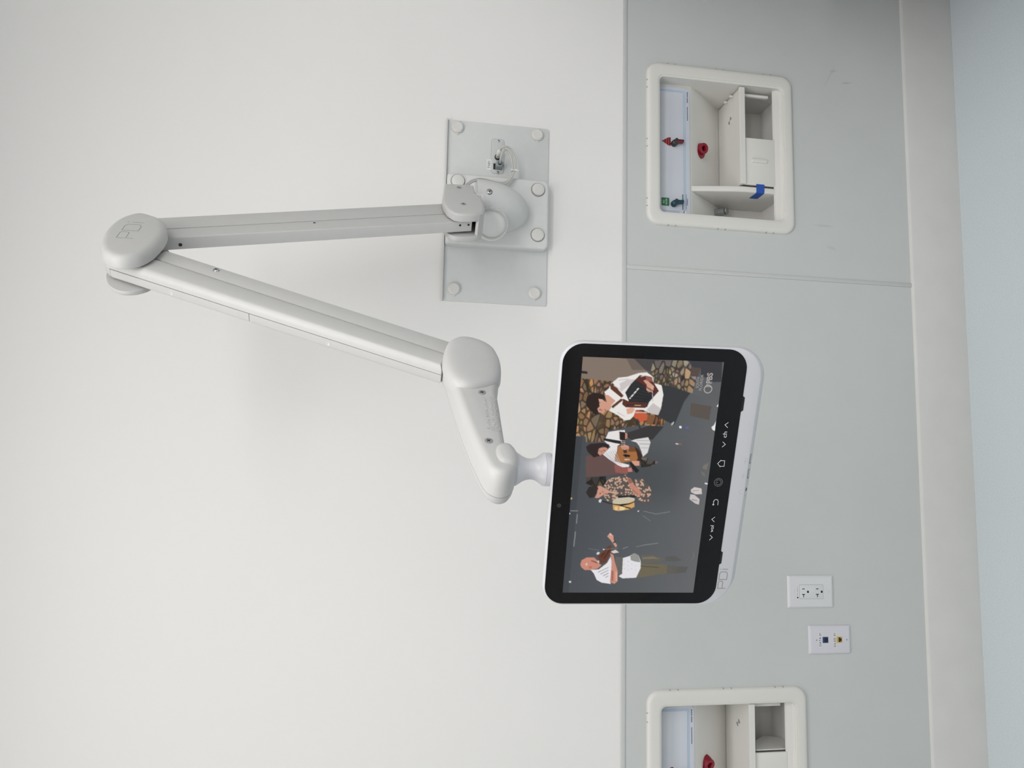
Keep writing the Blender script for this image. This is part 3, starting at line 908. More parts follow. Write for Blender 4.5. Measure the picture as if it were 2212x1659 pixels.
def lk2(tl, p):
    return (i0[0] + va * tl - vz * p, i0[1] + vz * tl + va * p)


link2 = prism('upper_link', [lk2(-40, 0), lk2(520, 0), lk2(520, 32), lk2(-40, 32)], -15.5, 15.5, A, M_ARM, arm, r0=1, r1=1, seg=2)


def w2(tl):
    return 79.0 - tl / 470.0 * 10.5


top_end = [lk2(-88, 30), lk2(-103, 40), lk2(-111, 51), lk2(-112, 62), lk2(-104, 72), lk2(-92, 78.5), lk2(-86, 80)]
cov = [lk2(520, 30)] + [lk2(-40, 30)] + top_end + [lk2(520, w2(520))]
cover = prism('link_cover', cov, 0.5, 17, A, M_ARM, link2, prof=[(0, 0.5), (0, 6), (0.6, 9.5), (2.6, 13), (6.2, 16), (9.5, 17)], angle=50)
for (t0, t1) in ((-84, 187.0), (188.0, 520)):
    prism('cable_cover', [lk2(t1, 33), lk2(t0, 33), lk2(t0, w2(t0)), lk2(t1, w2(t1))], -0.4, -17, A, M_ARMW, link2, r1=5, seg=4)
prism('end_cap', [lk2(-84.6, 33)] + top_end + [lk2(-84.6, w2(-84.6) - 0.2)], 0.5, -17, A, M_ARMW, link2, r1=5, seg=4)
nO = Vector((-vz, 0, va))
for tl in (38, 330):
    p = lk2(tl, w2(tl) - 0.1)
    lathe('cover_plug', [(0.0030, -0.0005), (0.0030, 0.0003), (0.0024, 0.0003), (0.0022, 0.0001)], A(p[0], p[1], -9), nO, M_CAP, link2, n=18)
p = lk2(73, 10.5)
screw('link_screw', A(p[0], p[1], 15.5), (0, 1, 0), 0.0055, link2, M_CHROME, 0.4, 0.35)

# wrist: two half shells with a seam, a domed knuckle, screws and raised warning text
LINK = smooth_closed([(640, 64.5), (668, 60), (700, 55.5), (747, 48.5), (785, 42), (823, 34.5), (854, 27), (877, 20.5), (888, 14), (893.5, 5), (893, -5), (886, -13), (872, -18.5), (854, -19.5), (846, -17.5), (836.5, -10), (800, -9), (760, -9), (723, -9), (690, -14), (650, -18), (620, -12), (600, 2), (590, 25), (595, 47), (612, 60)], 4)
wrist = prism('wrist_shell', LINK, -10.6, 28, A, M_ARMW, arm, prof=[(0, -10.6), (0.2, 4), (0.6, 14), (2.0, 21), (4.4, 25.2), (7.5, 27.4), (11, 28)], angle=50)
prism('rear_shell', LINK, -11.4, -28, A, M_ARMW, wrist, prof=[(0, -11.4), (0.6, -18), (2.4, -23), (5.5, -26.6), (9, -28)], angle=50)
prism('seam_core', inset(ccw(LINK), 1.4), -11.5, -10.5, A, M_LOGO, wrist)
BLOB = smooth_closed([(608.2, 58.1), (595.9, 49.1), (589.0, 37.5), (590.2, 22.4), (596.8, 7.6), (605.5, -3.3), (621.7, -13.2), (648.8, -18.2), (675.3, -17.4), (693.7, -13.8), (705.7, -7.4), (714.1, 3.0), (720.1, 16.5), (722.8, 30.6), (720.1, 42.8), (710.6, 52.9), (697.5, 59.3), (682.3, 63.1), (662.9, 65.0), (635.5, 64.5)], 3)
prism('knuckle_dome', BLOB, 15, 38, A, M_ARMW, wrist, prof=[(-0.5, 15), (0, 24), (1.2, 29), (3.6, 33), (7.5, 35.6), (13, 37.2), (22, 38.2), (32, 38.6)], angle=60, shrink=True)
prism('neck_collar', smooth_closed([(838, -16), (834, -4), (840, 6), (856, 10), (872, 6), (878, -4), (876, -16), (857, -21.5)], 3), -26, 33, A, M_ARMW, wrist, prof=[(6, -27), (2, -25), (0, -18), (0, 20), (1.5, 26), (4.5, 30), (9, 32)], angle=60, shrink=True)
for (a, z) in ((729.4, 14.8), (833.0, 14.0)):
    screw('wrist_screw', A(a, z, 27.9), (0, 1, 0), 0.0052, wrist, M_SCREW, 0.6, 0.05)
FT = lambda u, v, w: A(812 - u, v + u * 0.012, 28.0 + w)
text('warning_text', 'CAUTION | AVISO', 12, 72, 8.2, 13.2, FT, M_ARMW, wrist, 0.45)
ribbons('warning_triangle', [[(-2, 7.8), (8, 7.8), (3, 15), (-2, 7.8)], [(3, 10), (3, 12.6)]], 0.7, FT, M_ARMW, wrist, 0.45)
text('warning_text', 'DO NOT USE AS HANDLE', -1, 73, 1.6, 5.6, FT, M_ARMW, wrist, 0.45)
text('warning_text', 'NO USAR COMO MANIJA', -1, 73, -4.2, -0.2, FT, M_ARMW, wrist, 0.45)

# swivel neck down to the tablet
NP = [(21.0, -14), (21.6, -21), (19.4, -24.5), (15.8, -30), (13.7, -35), (13.2, -39), (13.3, -43), (14.6, -47), (17.6, -51.5), (20.6, -55.4), (21.2, -57.6), (20.6, -58.1), (21.2, -58.6), (21.2, -64.5), (20.0, -66.5), (17, -68), (17, -100), (15, -104)]
lathe('swivel_neck', [(r * MM, z * MM) for r, z in NP], A(852.4, 0, 0), (0, 0, 1), M_TABW, arm, n=48, angle=30)


# ------------------------------------------------------------------ made-up chair out of view, added to shade the wall's right end
M_VINYL = mat('shade_chair_vinyl', (0.05, 0.085, 0.12), 0.45, var=0.05, bump=0.1, bscale=300)
M_SHELL = mat('shade_chair_shell', (0.30, 0.30, 0.31), 0.5, var=0.03)


def added_shade_chair(x, y):
    t = empty('added_shade_chair', (x, y, 0))
    tag(t, 'made-up dark blue padded chair out of view, added to shade the wall', 'chair')
    cush = lambda nm, pts, w, m, r: prism(nm, pts, -w, w, lambda u, v, k: (k * MM, u * MM, v * MM), m, t, r0=r, r1=r, seg=3)
    box('base', (-0.30, -0.42, 0.05), (0.30, 0.30, 0.30), M_SHELL, t, 0.03)
    cush('seat', rrect(-430, 200, 300, 470, 60, 5), 270, M_VINYL, 45)
    cush('backrest', smooth_closed([(110, 400), (230, 420), (420, 1040), (400, 1120), (310, 1130), (240, 1060)], 4), 270, M_VINYL, 40)
    cush('headrest', smooth_closed([(290, 1080), (400, 1090), (440, 1230), (390, 1270), (320, 1240)], 4), 170, M_VINYL, 30)
    cush('footrest', smooth_closed([(-420, 380), (-360, 420), (-470, 90), (-520, 80)], 4), 240, M_VINYL, 25)
    for s in (-1, 1):
        box('armrest', (s * 0.35 - 0.075, -0.38, 0.62), (s * 0.35 + 0.075, 0.26, 0.71), M_VINYL, t, 0.035, 3)
        box('side_panel', (s * 0.35 - 0.05, -0.34, 0.10), (s * 0.35 + 0.05, 0.24, 0.63), M_SHELL, t, 0.03)
    for px_, py_ in ((-0.26, -0.36), (0.26, -0.36), (-0.26, 0.24), (0.26, 0.24)):
        lathe('caster', [(0.025, 0), (0.034, 0.01), (0.034, 0.045), (0.025, 0.055)], (px_ - 0.0275, py_, 0.034), (1, 0, 0), M_DARK, t, n=20)


added_shade_chair(1.60, -0.70)

# ------------------------------------------------------------------ tablet screen
RT = Matrix(((0.937188, 0.348823, 0.000163, -0.014995), (-0.348519, 0.936351, 0.042195, -0.864134), (0.014566, -0.039602, 0.999109, 1.225113), (0, 0, 0, 1)))
tab = empty('bedside_tablet', matrix=RT)
tag(tab, 'white bedside tablet screen showing musicians on a dark stage', 'tablet')
T = lambda u, v, w: (u * MM, w * MM, v * MM)                 # u right, v up, w away from the viewer


def tring(x, zb, zt, w, rb, rt):
    return [T(u, v, w) for u, v in rrect(-x, x, zb, zt, (rb, rb, rt, rt), 10)]


loft('housing', [tring(171.6, -136.0, 111.4, 0.0, 36, 26), tring(172.7, -137.2, 112.3, 0.5, 37, 27), tring(173.1, -138.0, 112.7, 1.6, 37, 27), tring(173.3, -145.6, 112.8, 9.6, 40, 28), tring(172.6, -146.2, 112.2, 11.5, 40, 28),
                 tring(170.0, -143.5, 109.8, 14.5, 38, 28), tring(160, -132, 98, 19, 34, 26), tring(120, -90, 70, 24, 30, 26)], M_TABW, tab, caps=(True, True), angle=30)
prism('rear_housing', rrect(-60, 60, -70, 62, 20, 6), 20, 40, T, M_TABW, tab, r1=8, seg=4)
prism('pivot_bracket', rrect(-24, 24, 20, 92, 10, 5), 14, 50, T, M_TABW, tab, r1=8, seg=4)
glass = prism('front_glass', rrect(-170.9, 170.9, -117.2, 110.9, 25, 10), 0.3, -0.45, T, M_GLASS, tab, r1=0.2, seg=2)
for x0, x1 in ((92.5, 114.0), (-115.2, -94.6)):
    prism('speaker_slot', [(x0, -116.6), (x0 + 2.5, -120.0), (x1 - 2.5, -120.0), (x1, -116.6)], 0.2, -0.15, T, M_BLK, tab)

# picture on the display, painted as colours on a fine grid
SCREEN = [
    ('p',(134,119,106),[[960,0],[959,290],[919,265],[901,232],[862,116],[872,1]]),
    ('p',(110,98,90),[[957,165],[958,213],[918,239],[916,191]]),
    ('p',(74,70,70),[[958,194],[959,290],[911,271],[915,244]]),
    ('p',(45,38,38),[[906,-1],[904,23],[895,23],[897,-1]]),
    ('s',(150,122,92),[[877,0],[871,116],[844,198],[902,267],[734,345],[703,330],[703,240],[680,123],[635,106],[631,41],[653,37],[654,0]]),
    ('s',(150,136,120),[[953,267],[962,394],[932,420],[933,450],[901,440],[835,432],[842,385],[873,270],[919,262]]),
    ('p',(88,76,70),[[935,414],[933,452],[901,446],[900,418]]),
    ('p',(62,62,66),[[963,400],[961,532],[883,539],[881,508],[907,455],[933,452],[935,419]]),
    ('p',(96,98,100),[[881,508],[883,539],[801,538],[830,438],[852,441]]),
    ('p',(205,95,62),[[763,217],[758,245],[745,270],[723,268],[717,241],[735,215]]),
    ('s',(150,105,75),[[745,268],[744,312],[731,340],[706,332],[709,266]]),
    ('p',(56,58,60),[[864,306],[859,339],[836,424],[801,403],[707,376],[742,306],[771,317],[826,320]]),
    ('p',(92,84,78),[[797,431],[786,512],[732,511],[747,432]]),
    ('p',(240,236,232),[[862,116],[885,141],[890,175],[906,218],[909,248],[895,270],[868,279],[866,292],[862,309],[826,320],[771,317],[745,309],[750,284],[764,247],[763,220],[738,214],[724,202],[721,181],[739,155],[757,118],[771,125],[829,93],[841,108]]),
    ('p',(205,198,196),[[792,284],[771,317],[745,309],[750,284],[764,261]]),
    ('p',(210,202,200),[[863,148],[878,176],[882,210],[854,181],[831,156]]),
    ('p',(214,160,138),[[819,94],[817,110],[796,139],[774,122],[787,108]]),
    ('p',(214,158,136),[[788,77],[794,96],[787,113],[771,124],[758,118],[758,102],[746,98],[749,79],[764,72]]),
    ('p',(45,32,28),[[790,27],[811,31],[824,51],[823,77],[814,98],[800,97],[792,88],[786,78],[772,80],[764,72],[748,79],[739,67],[758,46],[771,32]]),
    ('p',(222,168,146),[[802,73],[800,90],[793,94],[788,78]]),
    ('p',(96,58,44),[[856,113],[865,121],[816,168],[809,160],[841,116]]),
    ('p',(96,58,44),[[774,125],[805,159],[801,169],[767,132]]),
    ('p',(46,47,49),[[898,222],[836,288],[836,298],[795,268],[775,262],[792,182],[797,190],[829,173],[862,191]]),
    ('p',(235,232,225),[[849,220],[847,225],[804,194],[806,189]]),
    ('p',(92,48,40),[[897,222],[894,260],[839,301],[822,287],[879,207]]),
    ('p',(92,50,42),[[805,167],[795,190],[792,261],[772,257],[772,181],[783,166]]),
    ('p',(190,165,120),[[783,213],[783,239],[779,237],[779,213]]),
    ('p',(216,160,138),[[877,237],[882,248],[857,281],[837,279],[832,261],[843,252],[862,252]]),
    ('p',(150,95,80),[[896,244],[892,268],[873,275],[878,248]]),
    ('p',(226,172,150),[[766,183],[773,205],[766,217],[750,208],[745,189]]),
    ('p',(58,58,60),[[726,225],[728,233],[681,253],[681,245]]),
    ('p',(250,250,255),[[705,396],[705,405],[696,406],[696,397]]),
    ('p',(95,100,170),[[703,421],[704,434],[696,434],[696,422]]),
    ('p',(190,190,190),[[715,364],[723,374],[712,373],[705,364]]),
    ('p',(240,240,240),[[786,532],[798,540],[784,540]]),
    ('p',(240,238,238),[[703,523],[714,533],[731,538],[689,540],[692,530]]),
    ('p',(235,225,225),[[636,390],[635,401],[631,402],[631,391]]),
    ('p',(160,90,85),[[635,401],[635,414],[630,414],[631,402]]),
    ('p',(104,80,76),[[577,46],[584,110],[543,174],[535,219],[507,213],[492,53]]),
    ('p',(150,92,86),[[543,158],[538,219],[507,213],[512,166]]),
    ('s',(76,71,68),[[489,54],[496,130],[460,138],[450,95],[464,56]]),
    ('s',(98,92,84),[[576,256],[574,284],[558,332],[543,312],[534,266]]),
    ('p',(58,56,56),[[670,189],[703,278],[701,336],[648,298],[643,219],[653,201]]),
    ('p',(236,232,232),[[637,111],[674,124],[681,161],[683,186],[670,189],[664,168],[644,170],[642,181],[625,172],[619,164],[596,164],[579,158],[557,162],[544,218],[535,216],[534,191],[542,172],[566,134],[584,110],[607,130],[615,137]]),
    ('p',(224,220,220),[[641,213],[648,232],[657,280],[636,291],[594,284],[578,267],[599,259],[621,248],[635,236]]),
    ('p',(170,168,168),[[644,235],[644,284],[642,285],[642,235]]),
    ('p',(170,168,168),[[631,248],[631,289],[628,289],[628,248]]),
    ('p',(170,168,168),[[615,255],[615,288],[613,287],[613,255]]),
    ('p',(40,38,38),[[649,107],[639,176],[627,177],[631,149],[640,108]]),
    ('p',(202,146,126),[[609,92],[613,118],[604,130],[590,115],[579,100],[589,90]]),
    ('p',(48,36,34),[[613,43],[625,58],[630,106],[624,131],[609,130],[616,107],[606,92],[586,90],[578,100],[571,76],[594,50]]),
    ('p',(60,42,34),[[618,230],[607,247],[582,265],[559,258],[564,238],[598,223]]),
    ('p',(168,112,66),[[617,164],[623,183],[614,208],[618,230],[598,240],[573,248],[560,244],[558,217],[551,184],[562,158],[585,159],[596,166]]),
    ('p',(120,74,44),[[614,208],[618,230],[598,240],[597,210]]),
    ('p',(30,25,25),[[583,188],[587,197],[583,217],[577,217],[575,199]]),
    ('p',(225,220,210),[[567,196],[567,216],[564,217],[563,197]]),
    ('p',(70,50,42),[[644,177],[645,191],[592,204],[591,191]]),
    ('p',(215,205,195),[[641,176],[641,192],[639,193],[639,177]]),
    ('p',(215,205,195),[[634,177],[635,193],[632,193],[632,177]]),
    ('p',(215,205,195),[[627,177],[628,194],[626,194],[625,178]]),
    ('p',(215,205,195),[[621,178],[621,194],[619,195],[619,178]]),
    ('p',(42,34,32),[[676,165],[674,189],[644,192],[644,171]]),
    ('p',(220,200,150),[[671,163],[671,168],[668,168],[668,163]]),
    ('p',(220,200,150),[[671,188],[671,192],[667,192],[667,188]]),
    ('p',(220,200,150),[[662,164],[662,169],[659,169],[658,164]]),
    ('p',(220,200,150),[[661,189],[661,193],[658,193],[658,189]]),
    ('p',(220,200,150),[[652,165],[652,169],[649,170],[649,165]]),
    ('p',(220,200,150),[[652,190],[652,194],[649,194],[648,190]]),
    ('p',(214,158,138),[[618,176],[625,191],[620,208],[609,210],[603,193],[608,182]]),
    ('p',(205,140,122),[[672,189],[671,197],[650,199],[650,191]]),
    ('p',(216,158,136),[[560,225],[561,255],[542,258],[540,232]]),
    ('p',(34,32,32),[[555,217],[553,228],[522,259],[510,249],[530,230]]),
    ('p',(206,128,118),[[530,213],[533,227],[516,233],[515,215]]),
    ('f',(92,84,80),[[458,126],[485,141],[495,173],[504,208],[493,215],[467,219],[467,237],[453,255],[484,242],[489,274],[468,295],[443,318],[413,314],[386,307],[392,273],[418,259],[408,187],[396,172],[387,151],[416,129],[439,140]]),
    ('p',(198,138,116),[[494,212],[489,229],[461,247],[433,278],[418,270],[425,248],[450,232]]),
    ('p',(150,100,84),[[490,217],[487,229],[473,238],[467,226]]),
    ('p',(208,152,132),[[452,98],[457,111],[442,141],[431,158],[425,136],[406,110],[406,95],[427,103]]),
    ('p',(50,42,40),[[428,58],[451,68],[458,96],[447,105],[427,100],[408,91],[405,75]]),
    ('p',(40,40,42),[[417,184],[421,250],[412,259],[407,187]]),
    ('p',(214,168,105),[[388,167],[401,252],[372,256],[360,234],[353,193],[358,172]]),
    ('p',(240,214,160),[[371,197],[374,219],[358,217],[356,198]]),
    ('p',(206,196,172),[[395,166],[407,182],[412,229],[408,252],[399,254],[387,229],[382,190],[385,168]]),
    ('p',(32,30,30),[[383,168],[381,196],[386,234],[396,256],[392,255],[382,235],[375,207],[367,242],[363,239],[377,191],[380,168]]),
    ('p',(222,222,226),[[395,111],[402,116],[399,124],[387,120],[388,113]]),
    ('p',(45,46,48),[[397,124],[389,151],[383,168],[380,167],[385,147],[393,122]]),
    ('p',(212,204,202),[[448,474],[458,487],[453,516],[429,521],[428,494],[437,475]]),
    ('p',(206,198,198),[[428,474],[426,491],[408,514],[385,514],[389,499],[407,473]]),
    ('p',(150,144,142),[[443,481],[446,506],[444,506],[440,481]]),
    ('p',(150,144,142),[[408,482],[402,506],[399,506],[404,482]]),
    ('p',(235,235,235),[[477,526],[476,538],[470,538],[471,527]]),
    ('p',(125,118,110),[[550,512],[560,531],[530,526],[536,508]]),
    ('p',(118,112,104),[[524,504],[519,519],[502,527],[507,512]]),
    ('p',(215,175,120),[[405,-1],[407,7],[399,7],[398,-1]]),
    ('p',(225,225,225),[[356,270],[357,276],[351,275],[351,270]]),
    ('p',(128,130,132),[[356,293],[344,345],[341,346],[353,294]]),
    ('p',(128,130,132),[[344,345],[355,401],[352,401],[341,346]]),
    ('p',(128,130,132),[[337,292],[314,326],[311,327],[334,293]]),
    ('p',(150,152,152),[[338,31],[338,34],[298,34],[298,31]]),
    ('p',(140,142,144),[[265,29],[265,33],[201,32],[201,28]]),
    ('p',(150,152,152),[[353,4],[353,34],[350,33],[350,4]]),
    ('p',(230,215,205),[[51,22],[53,30],[45,33],[44,24]]),
    ('p',(240,240,235),[[343,-1],[343,4],[337,4],[337,-1]]),
    ('p',(104,100,90),[[166,304],[167,354],[150,406],[138,380],[129,312]]),
    ('p',(112,104,84),[[129,305],[128,387],[124,422],[85,421],[83,386],[72,336],[67,296]]),
    ('p',(98,95,88),[[124,416],[119,463],[87,461],[85,418]]),
    ('p',(92,92,90),[[119,460],[116,504],[90,496],[87,459]]),
    ('p',(92,92,90),[[160,405],[164,441],[145,475],[139,443],[142,403]]),
    ('p',(232,230,234),[[153,230],[162,257],[175,276],[166,294],[138,306],[108,308],[67,294],[64,239],[73,222],[86,234],[126,230]]),
    ('p',(150,150,146),[[162,260],[175,276],[166,294],[135,304],[138,283],[144,265]]),
    ('p',(104,102,98),[[159,201],[156,231],[83,235],[78,220],[116,205]]),
    ('p',(236,234,238),[[101,106],[103,138],[131,169],[159,181],[137,187],[116,205],[101,191],[49,190],[39,194],[45,155],[57,134],[85,120]]),
    ('p',(150,148,152),[[92,136],[113,177],[111,178],[89,137]]),
    ('p',(150,148,152),[[84,147],[101,178],[99,179],[81,148]]),
    ('p',(150,148,152),[[76,158],[89,179],[86,180],[73,159]]),
    ('p',(150,148,152),[[69,168],[76,180],[74,181],[66,169]]),
    ('p',(104,60,44),[[163,129],[180,148],[204,167],[208,178],[183,182],[134,165],[127,147],[145,134]]),
    ('p',(70,40,32),[[161,141],[177,154],[174,157],[157,144]]),
    ('p',(208,142,122),[[125,62],[143,66],[155,86],[155,116],[140,130],[128,137],[122,148],[106,132],[100,104],[100,82],[112,67]]),
    ('p',(236,196,182),[[128,82],[131,89],[123,92],[118,86]]),
    ('p',(150,92,80),[[143,103],[140,118],[131,133],[128,130],[134,116],[138,105]]),
    ('p',(214,200,196),[[140,128],[143,136],[131,138],[130,133]]),
    ('p',(206,146,126),[[174,178],[166,192],[135,201],[95,216],[52,220],[39,208],[48,189],[101,189],[137,187]]),
    ('p',(214,156,136),[[246,159],[261,169],[249,184],[231,186],[207,203],[198,198],[234,171]]),
    ('p',(226,206,204),[[180,179],[189,198],[177,214],[173,191]]),
    ('p',(45,45,48),[[220,184],[227,194],[222,196],[216,187]]),
    ('p',(218,218,222),[[173,122],[180,129],[175,137],[167,132],[167,125]]),
    ('p',(110,112,114),[[191,147],[197,209],[193,209],[187,147]]),
    ('p',(118,120,122),[[194,88],[187,133],[185,133],[192,88]]),
    ('p',(135,137,138),[[194,226],[204,247],[201,248],[191,226]]),
    ('p',(135,137,138),[[203,279],[213,320],[210,321],[201,279]]),
    ('p',(135,137,138),[[213,320],[220,368],[217,368],[210,321]]),
    ('p',(135,137,138),[[184,513],[167,523],[164,523],[181,514]]),
    ('p',(135,137,138),[[167,523],[142,511],[140,511],[164,523]]),
    ('p',(235,235,238),[[192,147],[192,153],[187,154],[187,147]]),
    ('p',(205,198,200),[[857,127],[837,161],[834,160],[854,125]]),
    ('p',(205,198,200),[[877,142],[883,183],[880,184],[874,142]]),
    ('p',(205,198,200),[[755,215],[755,283],[753,283],[751,216]]),
    ('p',(205,198,200),[[857,274],[798,284],[798,281],[857,271]]),
    ('p',(205,198,200),[[753,151],[737,182],[735,181],[749,150]]),
    ('p',(205,198,200),[[893,225],[899,243],[896,244],[890,226]]),
    ('p',(120,70,58),[[757,87],[761,91],[758,93],[755,88]]),
    ('p',(190,120,108),[[765,100],[760,109],[757,107],[761,99]]),
    ('p',(60,40,36),[[759,81],[764,85],[762,86],[757,83]]),
    ('p',(170,112,96),[[857,255],[835,266],[835,265],[855,254]]),
    ('p',(170,112,96),[[853,261],[838,271],[837,269],[852,260]]),
    ('p',(170,112,96),[[849,268],[840,275],[839,274],[848,266]]),
    ('p',(170,112,96),[[846,274],[842,280],[842,279],[844,273]]),
    ('p',(24,24,26),[[781,183],[791,255],[790,255],[779,183]]),
    ('p',(24,24,26),[[796,188],[799,260],[797,260],[794,188]]),
    ('p',(24,24,26),[[812,194],[806,265],[804,265],[810,194]]),
    ('p',(24,24,26),[[827,199],[813,270],[811,270],[825,199]]),
    ('p',(24,24,26),[[842,205],[820,275],[819,275],[840,205]]),
    ('p',(24,24,26),[[857,210],[827,281],[826,280],[856,210]]),
    ('p',(24,24,26),[[873,215],[835,286],[833,286],[871,215]]),
    ('p',(196,190,194),[[590,115],[554,157],[553,155],[588,114]]),
    ('p',(196,190,194),[[593,123],[552,163],[551,161],[591,121]]),
    ('p',(196,190,194),[[596,131],[550,169],[548,168],[594,130]]),
    ('p',(196,190,194),[[599,139],[548,175],[546,174],[597,137]]),
    ('p',(196,190,194),[[602,147],[545,182],[544,180],[600,145]]),
    ('p',(196,190,194),[[604,155],[543,188],[542,187],[603,153]]),
    ('p',(110,70,60),[[595,101],[598,106],[596,108],[593,102]]),
    ('p',(150,92,84),[[604,111],[598,120],[595,118],[601,110]]),
    ('p',(150,96,84),[[600,93],[603,97],[601,98],[597,94]]),
    ('p',(176,118,100),[[617,183],[608,188],[607,187],[615,182]]),
    ('p',(176,118,100),[[617,188],[608,193],[607,192],[615,187]]),
    ('p',(176,118,100),[[617,193],[608,198],[607,197],[616,192]]),
    ('p',(176,118,100),[[617,198],[608,203],[607,202],[616,197]]),
    ('p',(176,118,100),[[617,203],[608,208],[608,207],[616,202]]),
    ('p',(122,78,66),[[425,111],[429,118],[426,119],[421,113]]),
    ('p',(160,104,92),[[436,121],[430,130],[428,129],[433,120]]),
    ('p',(150,96,80),[[444,241],[424,265],[422,264],[442,239]]),
    ('p',(238,206,150),[[370,177],[372,188],[356,190],[356,180]]),
    ('p',(120,120,128),[[146,238],[146,239],[144,239],[144,238]]),
    ('p',(120,120,128),[[139,253],[139,255],[137,255],[137,253]]),
    ('p',(120,120,128),[[146,267],[146,269],[144,269],[144,267]]),
    ('p',(120,120,128),[[140,283],[140,284],[138,285],[138,283]]),
    ('p',(120,120,128),[[127,239],[127,241],[125,241],[125,240]]),
    ('p',(120,120,128),[[120,255],[120,257],[119,257],[119,255]]),
    ('p',(120,120,128),[[127,269],[127,271],[125,271],[125,270]]),
    ('p',(120,120,128),[[121,285],[121,286],[119,287],[119,285]]),
    ('p',(120,120,128),[[108,241],[108,243],[106,244],[106,242]]),
    ('p',(120,120,128),[[102,257],[102,259],[100,259],[100,257]]),
    ('p',(120,120,128),[[108,271],[108,273],[106,273],[106,271]]),
    ('p',(120,120,128),[[102,287],[102,288],[100,289],[100,287]]),
    ('p',(172,108,92),[[101,189],[95,199],[52,202],[52,194]]),
    ('p',(228,176,156),[[95,207],[92,213],[55,217],[52,212]]),
    ('p',(86,80,64),[[120,310],[114,383],[111,383],[116,311]]),
    ('p',(128,120,100),[[156,309],[160,355],[149,384],[151,356],[149,313]]),
    ('p',(60,34,28),[[152,153],[192,175],[190,178],[150,156]]),
    ('p',(232,190,176),[[257,166],[259,174],[249,177],[249,170]]),
    ('p',(182,118,102),[[116,98],[117,109],[108,110],[107,99]]),
]


SW, SH = 960, 540


def paint():
    rng = np.random.RandomState(3)
    yy, xx = np.mgrid[0:SH, 0:SW].astype(float)
    img = np.zeros((SH, SW, 3))
    g = np.clip(yy / SH, 0, 1)[..., None]
    img[:] = np.array((70, 75, 80)) * (1 - g) + np.array((98, 100, 102)) * g
    img += (np.array((6, 6, 6)) * (1 - xx / SW)[..., None])
    img[:26] *= 0.9
    dk = np.clip((xx - 330) / 120, 0, 1) * np.clip((650 - xx) / 120, 0, 1) * np.clip((yy - 120) / 80, 0, 1) * np.clip((480 - yy) / 80, 0, 1)
    img *= (1 - 0.12 * dk)[..., None]

    def mask(poly, x0, x1, y0, y1):
        X, Y = xx[y0:y1, x0:x1] + 0.5, yy[y0:y1, x0:x1] + 0.5
        ins = np.zeros(X.shape, bool)
        n = len(poly)
        for i in range(n):
            (ax, ay), (bx, by) = poly[i], poly[(i + 1) % n]
            if ay == by:
                continue
            c = ((ay > Y) != (by > Y)) & (X < (bx - ax) * (Y - ay) / (by - ay) + ax)
            ins ^= c
        return ins
    for kind, colr, poly in SCREEN:
        xs, ys = [p[0] for p in poly], [p[1] for p in poly]
        x0, x1, y0, y1 = max(0, min(xs)), min(SW, max(xs) + 1), max(0, min(ys)), min(SH, max(ys) + 1)
        if x1 <= x0 or y1 <= y0:
            continue
        ins = mask(poly, x0, x1, y0, y1)
        sub = img[y0:y1, x0:x1]
        if kind == 'p':
            sub[ins] = colr
        elif kind == 's':
            area = (x1 - x0) * (y1 - y0)
            k = max(4, int(area / 420))
            sx, sy = rng.uniform(x0, x1, k), rng.uniform(y0, y1, k)
            X, Y = xx[y0:y1, x0:x1], yy[y0:y1, x0:x1]
            d = np.sqrt(((X[..., None] - sx) * 0.75) ** 2 + ((Y[..., None] - sy) * 1.25) ** 2)
            ids = np.argsort(d, axis=-1)[..., :2]
            d1 = np.take_along_axis(d, ids[..., :1], -1)[..., 0]
            d2 = np.take_along_axis(d, ids[..., 1:2], -1)[..., 0]
            tone = rng.uniform(0.72, 1.22, k)[ids[..., 0]]
            tint = np.stack([rng.uniform(0.94, 1.1, k), np.ones(k), rng.uniform(0.82, 1.12, k)], -1)[ids[..., 0]]
            c = np.array(colr) * tone[..., None] * tint
            edge = np.clip((d2 - d1) / 6.0, 0.5, 1)[..., None]
            tex = 1 + 0.10 * rng.standard_normal(X.shape)[..., None] * 0.6
            sub[ins] = (c * edge * tex)[ins]
        else:
            X, Y = xx[y0:y1, x0:x1], yy[y0:y1, x0:x1]
            k = max(8, (x1 - x0) * (y1 - y0) // 85)
            sx, sy = rng.uniform(x0, x1, k), rng.uniform(y0, y1, k)
            d = np.sqrt((X[..., None] - sx) ** 2 + (Y[..., None] - sy) ** 2).min(-1)
            ang = np.sin(X * 0.9) * np.cos(Y * 0.8)
            fl = d + 1.2 * ang < 3.6
            c = np.where(fl[..., None], np.array((208, 170, 146.)), np.array(colr, float))
            sub[ins] = c[ins]
        img[y0:y1, x0:x1] = sub
    # blur slightly, then average down to the display grid
    for _ in range(1):
        img[1:-1, 1:-1] = 0.4 * img[1:-1, 1:-1] + 0.15 * (img[:-2, 1:-1] + img[2:, 1:-1] + img[1:-1, :-2] + img[1:-1, 2:])
    img = np.clip(img, 0, 255).reshape(SH // 2, 2, SW // 2, 2, 3).mean((1, 3))
    return img / 255.0


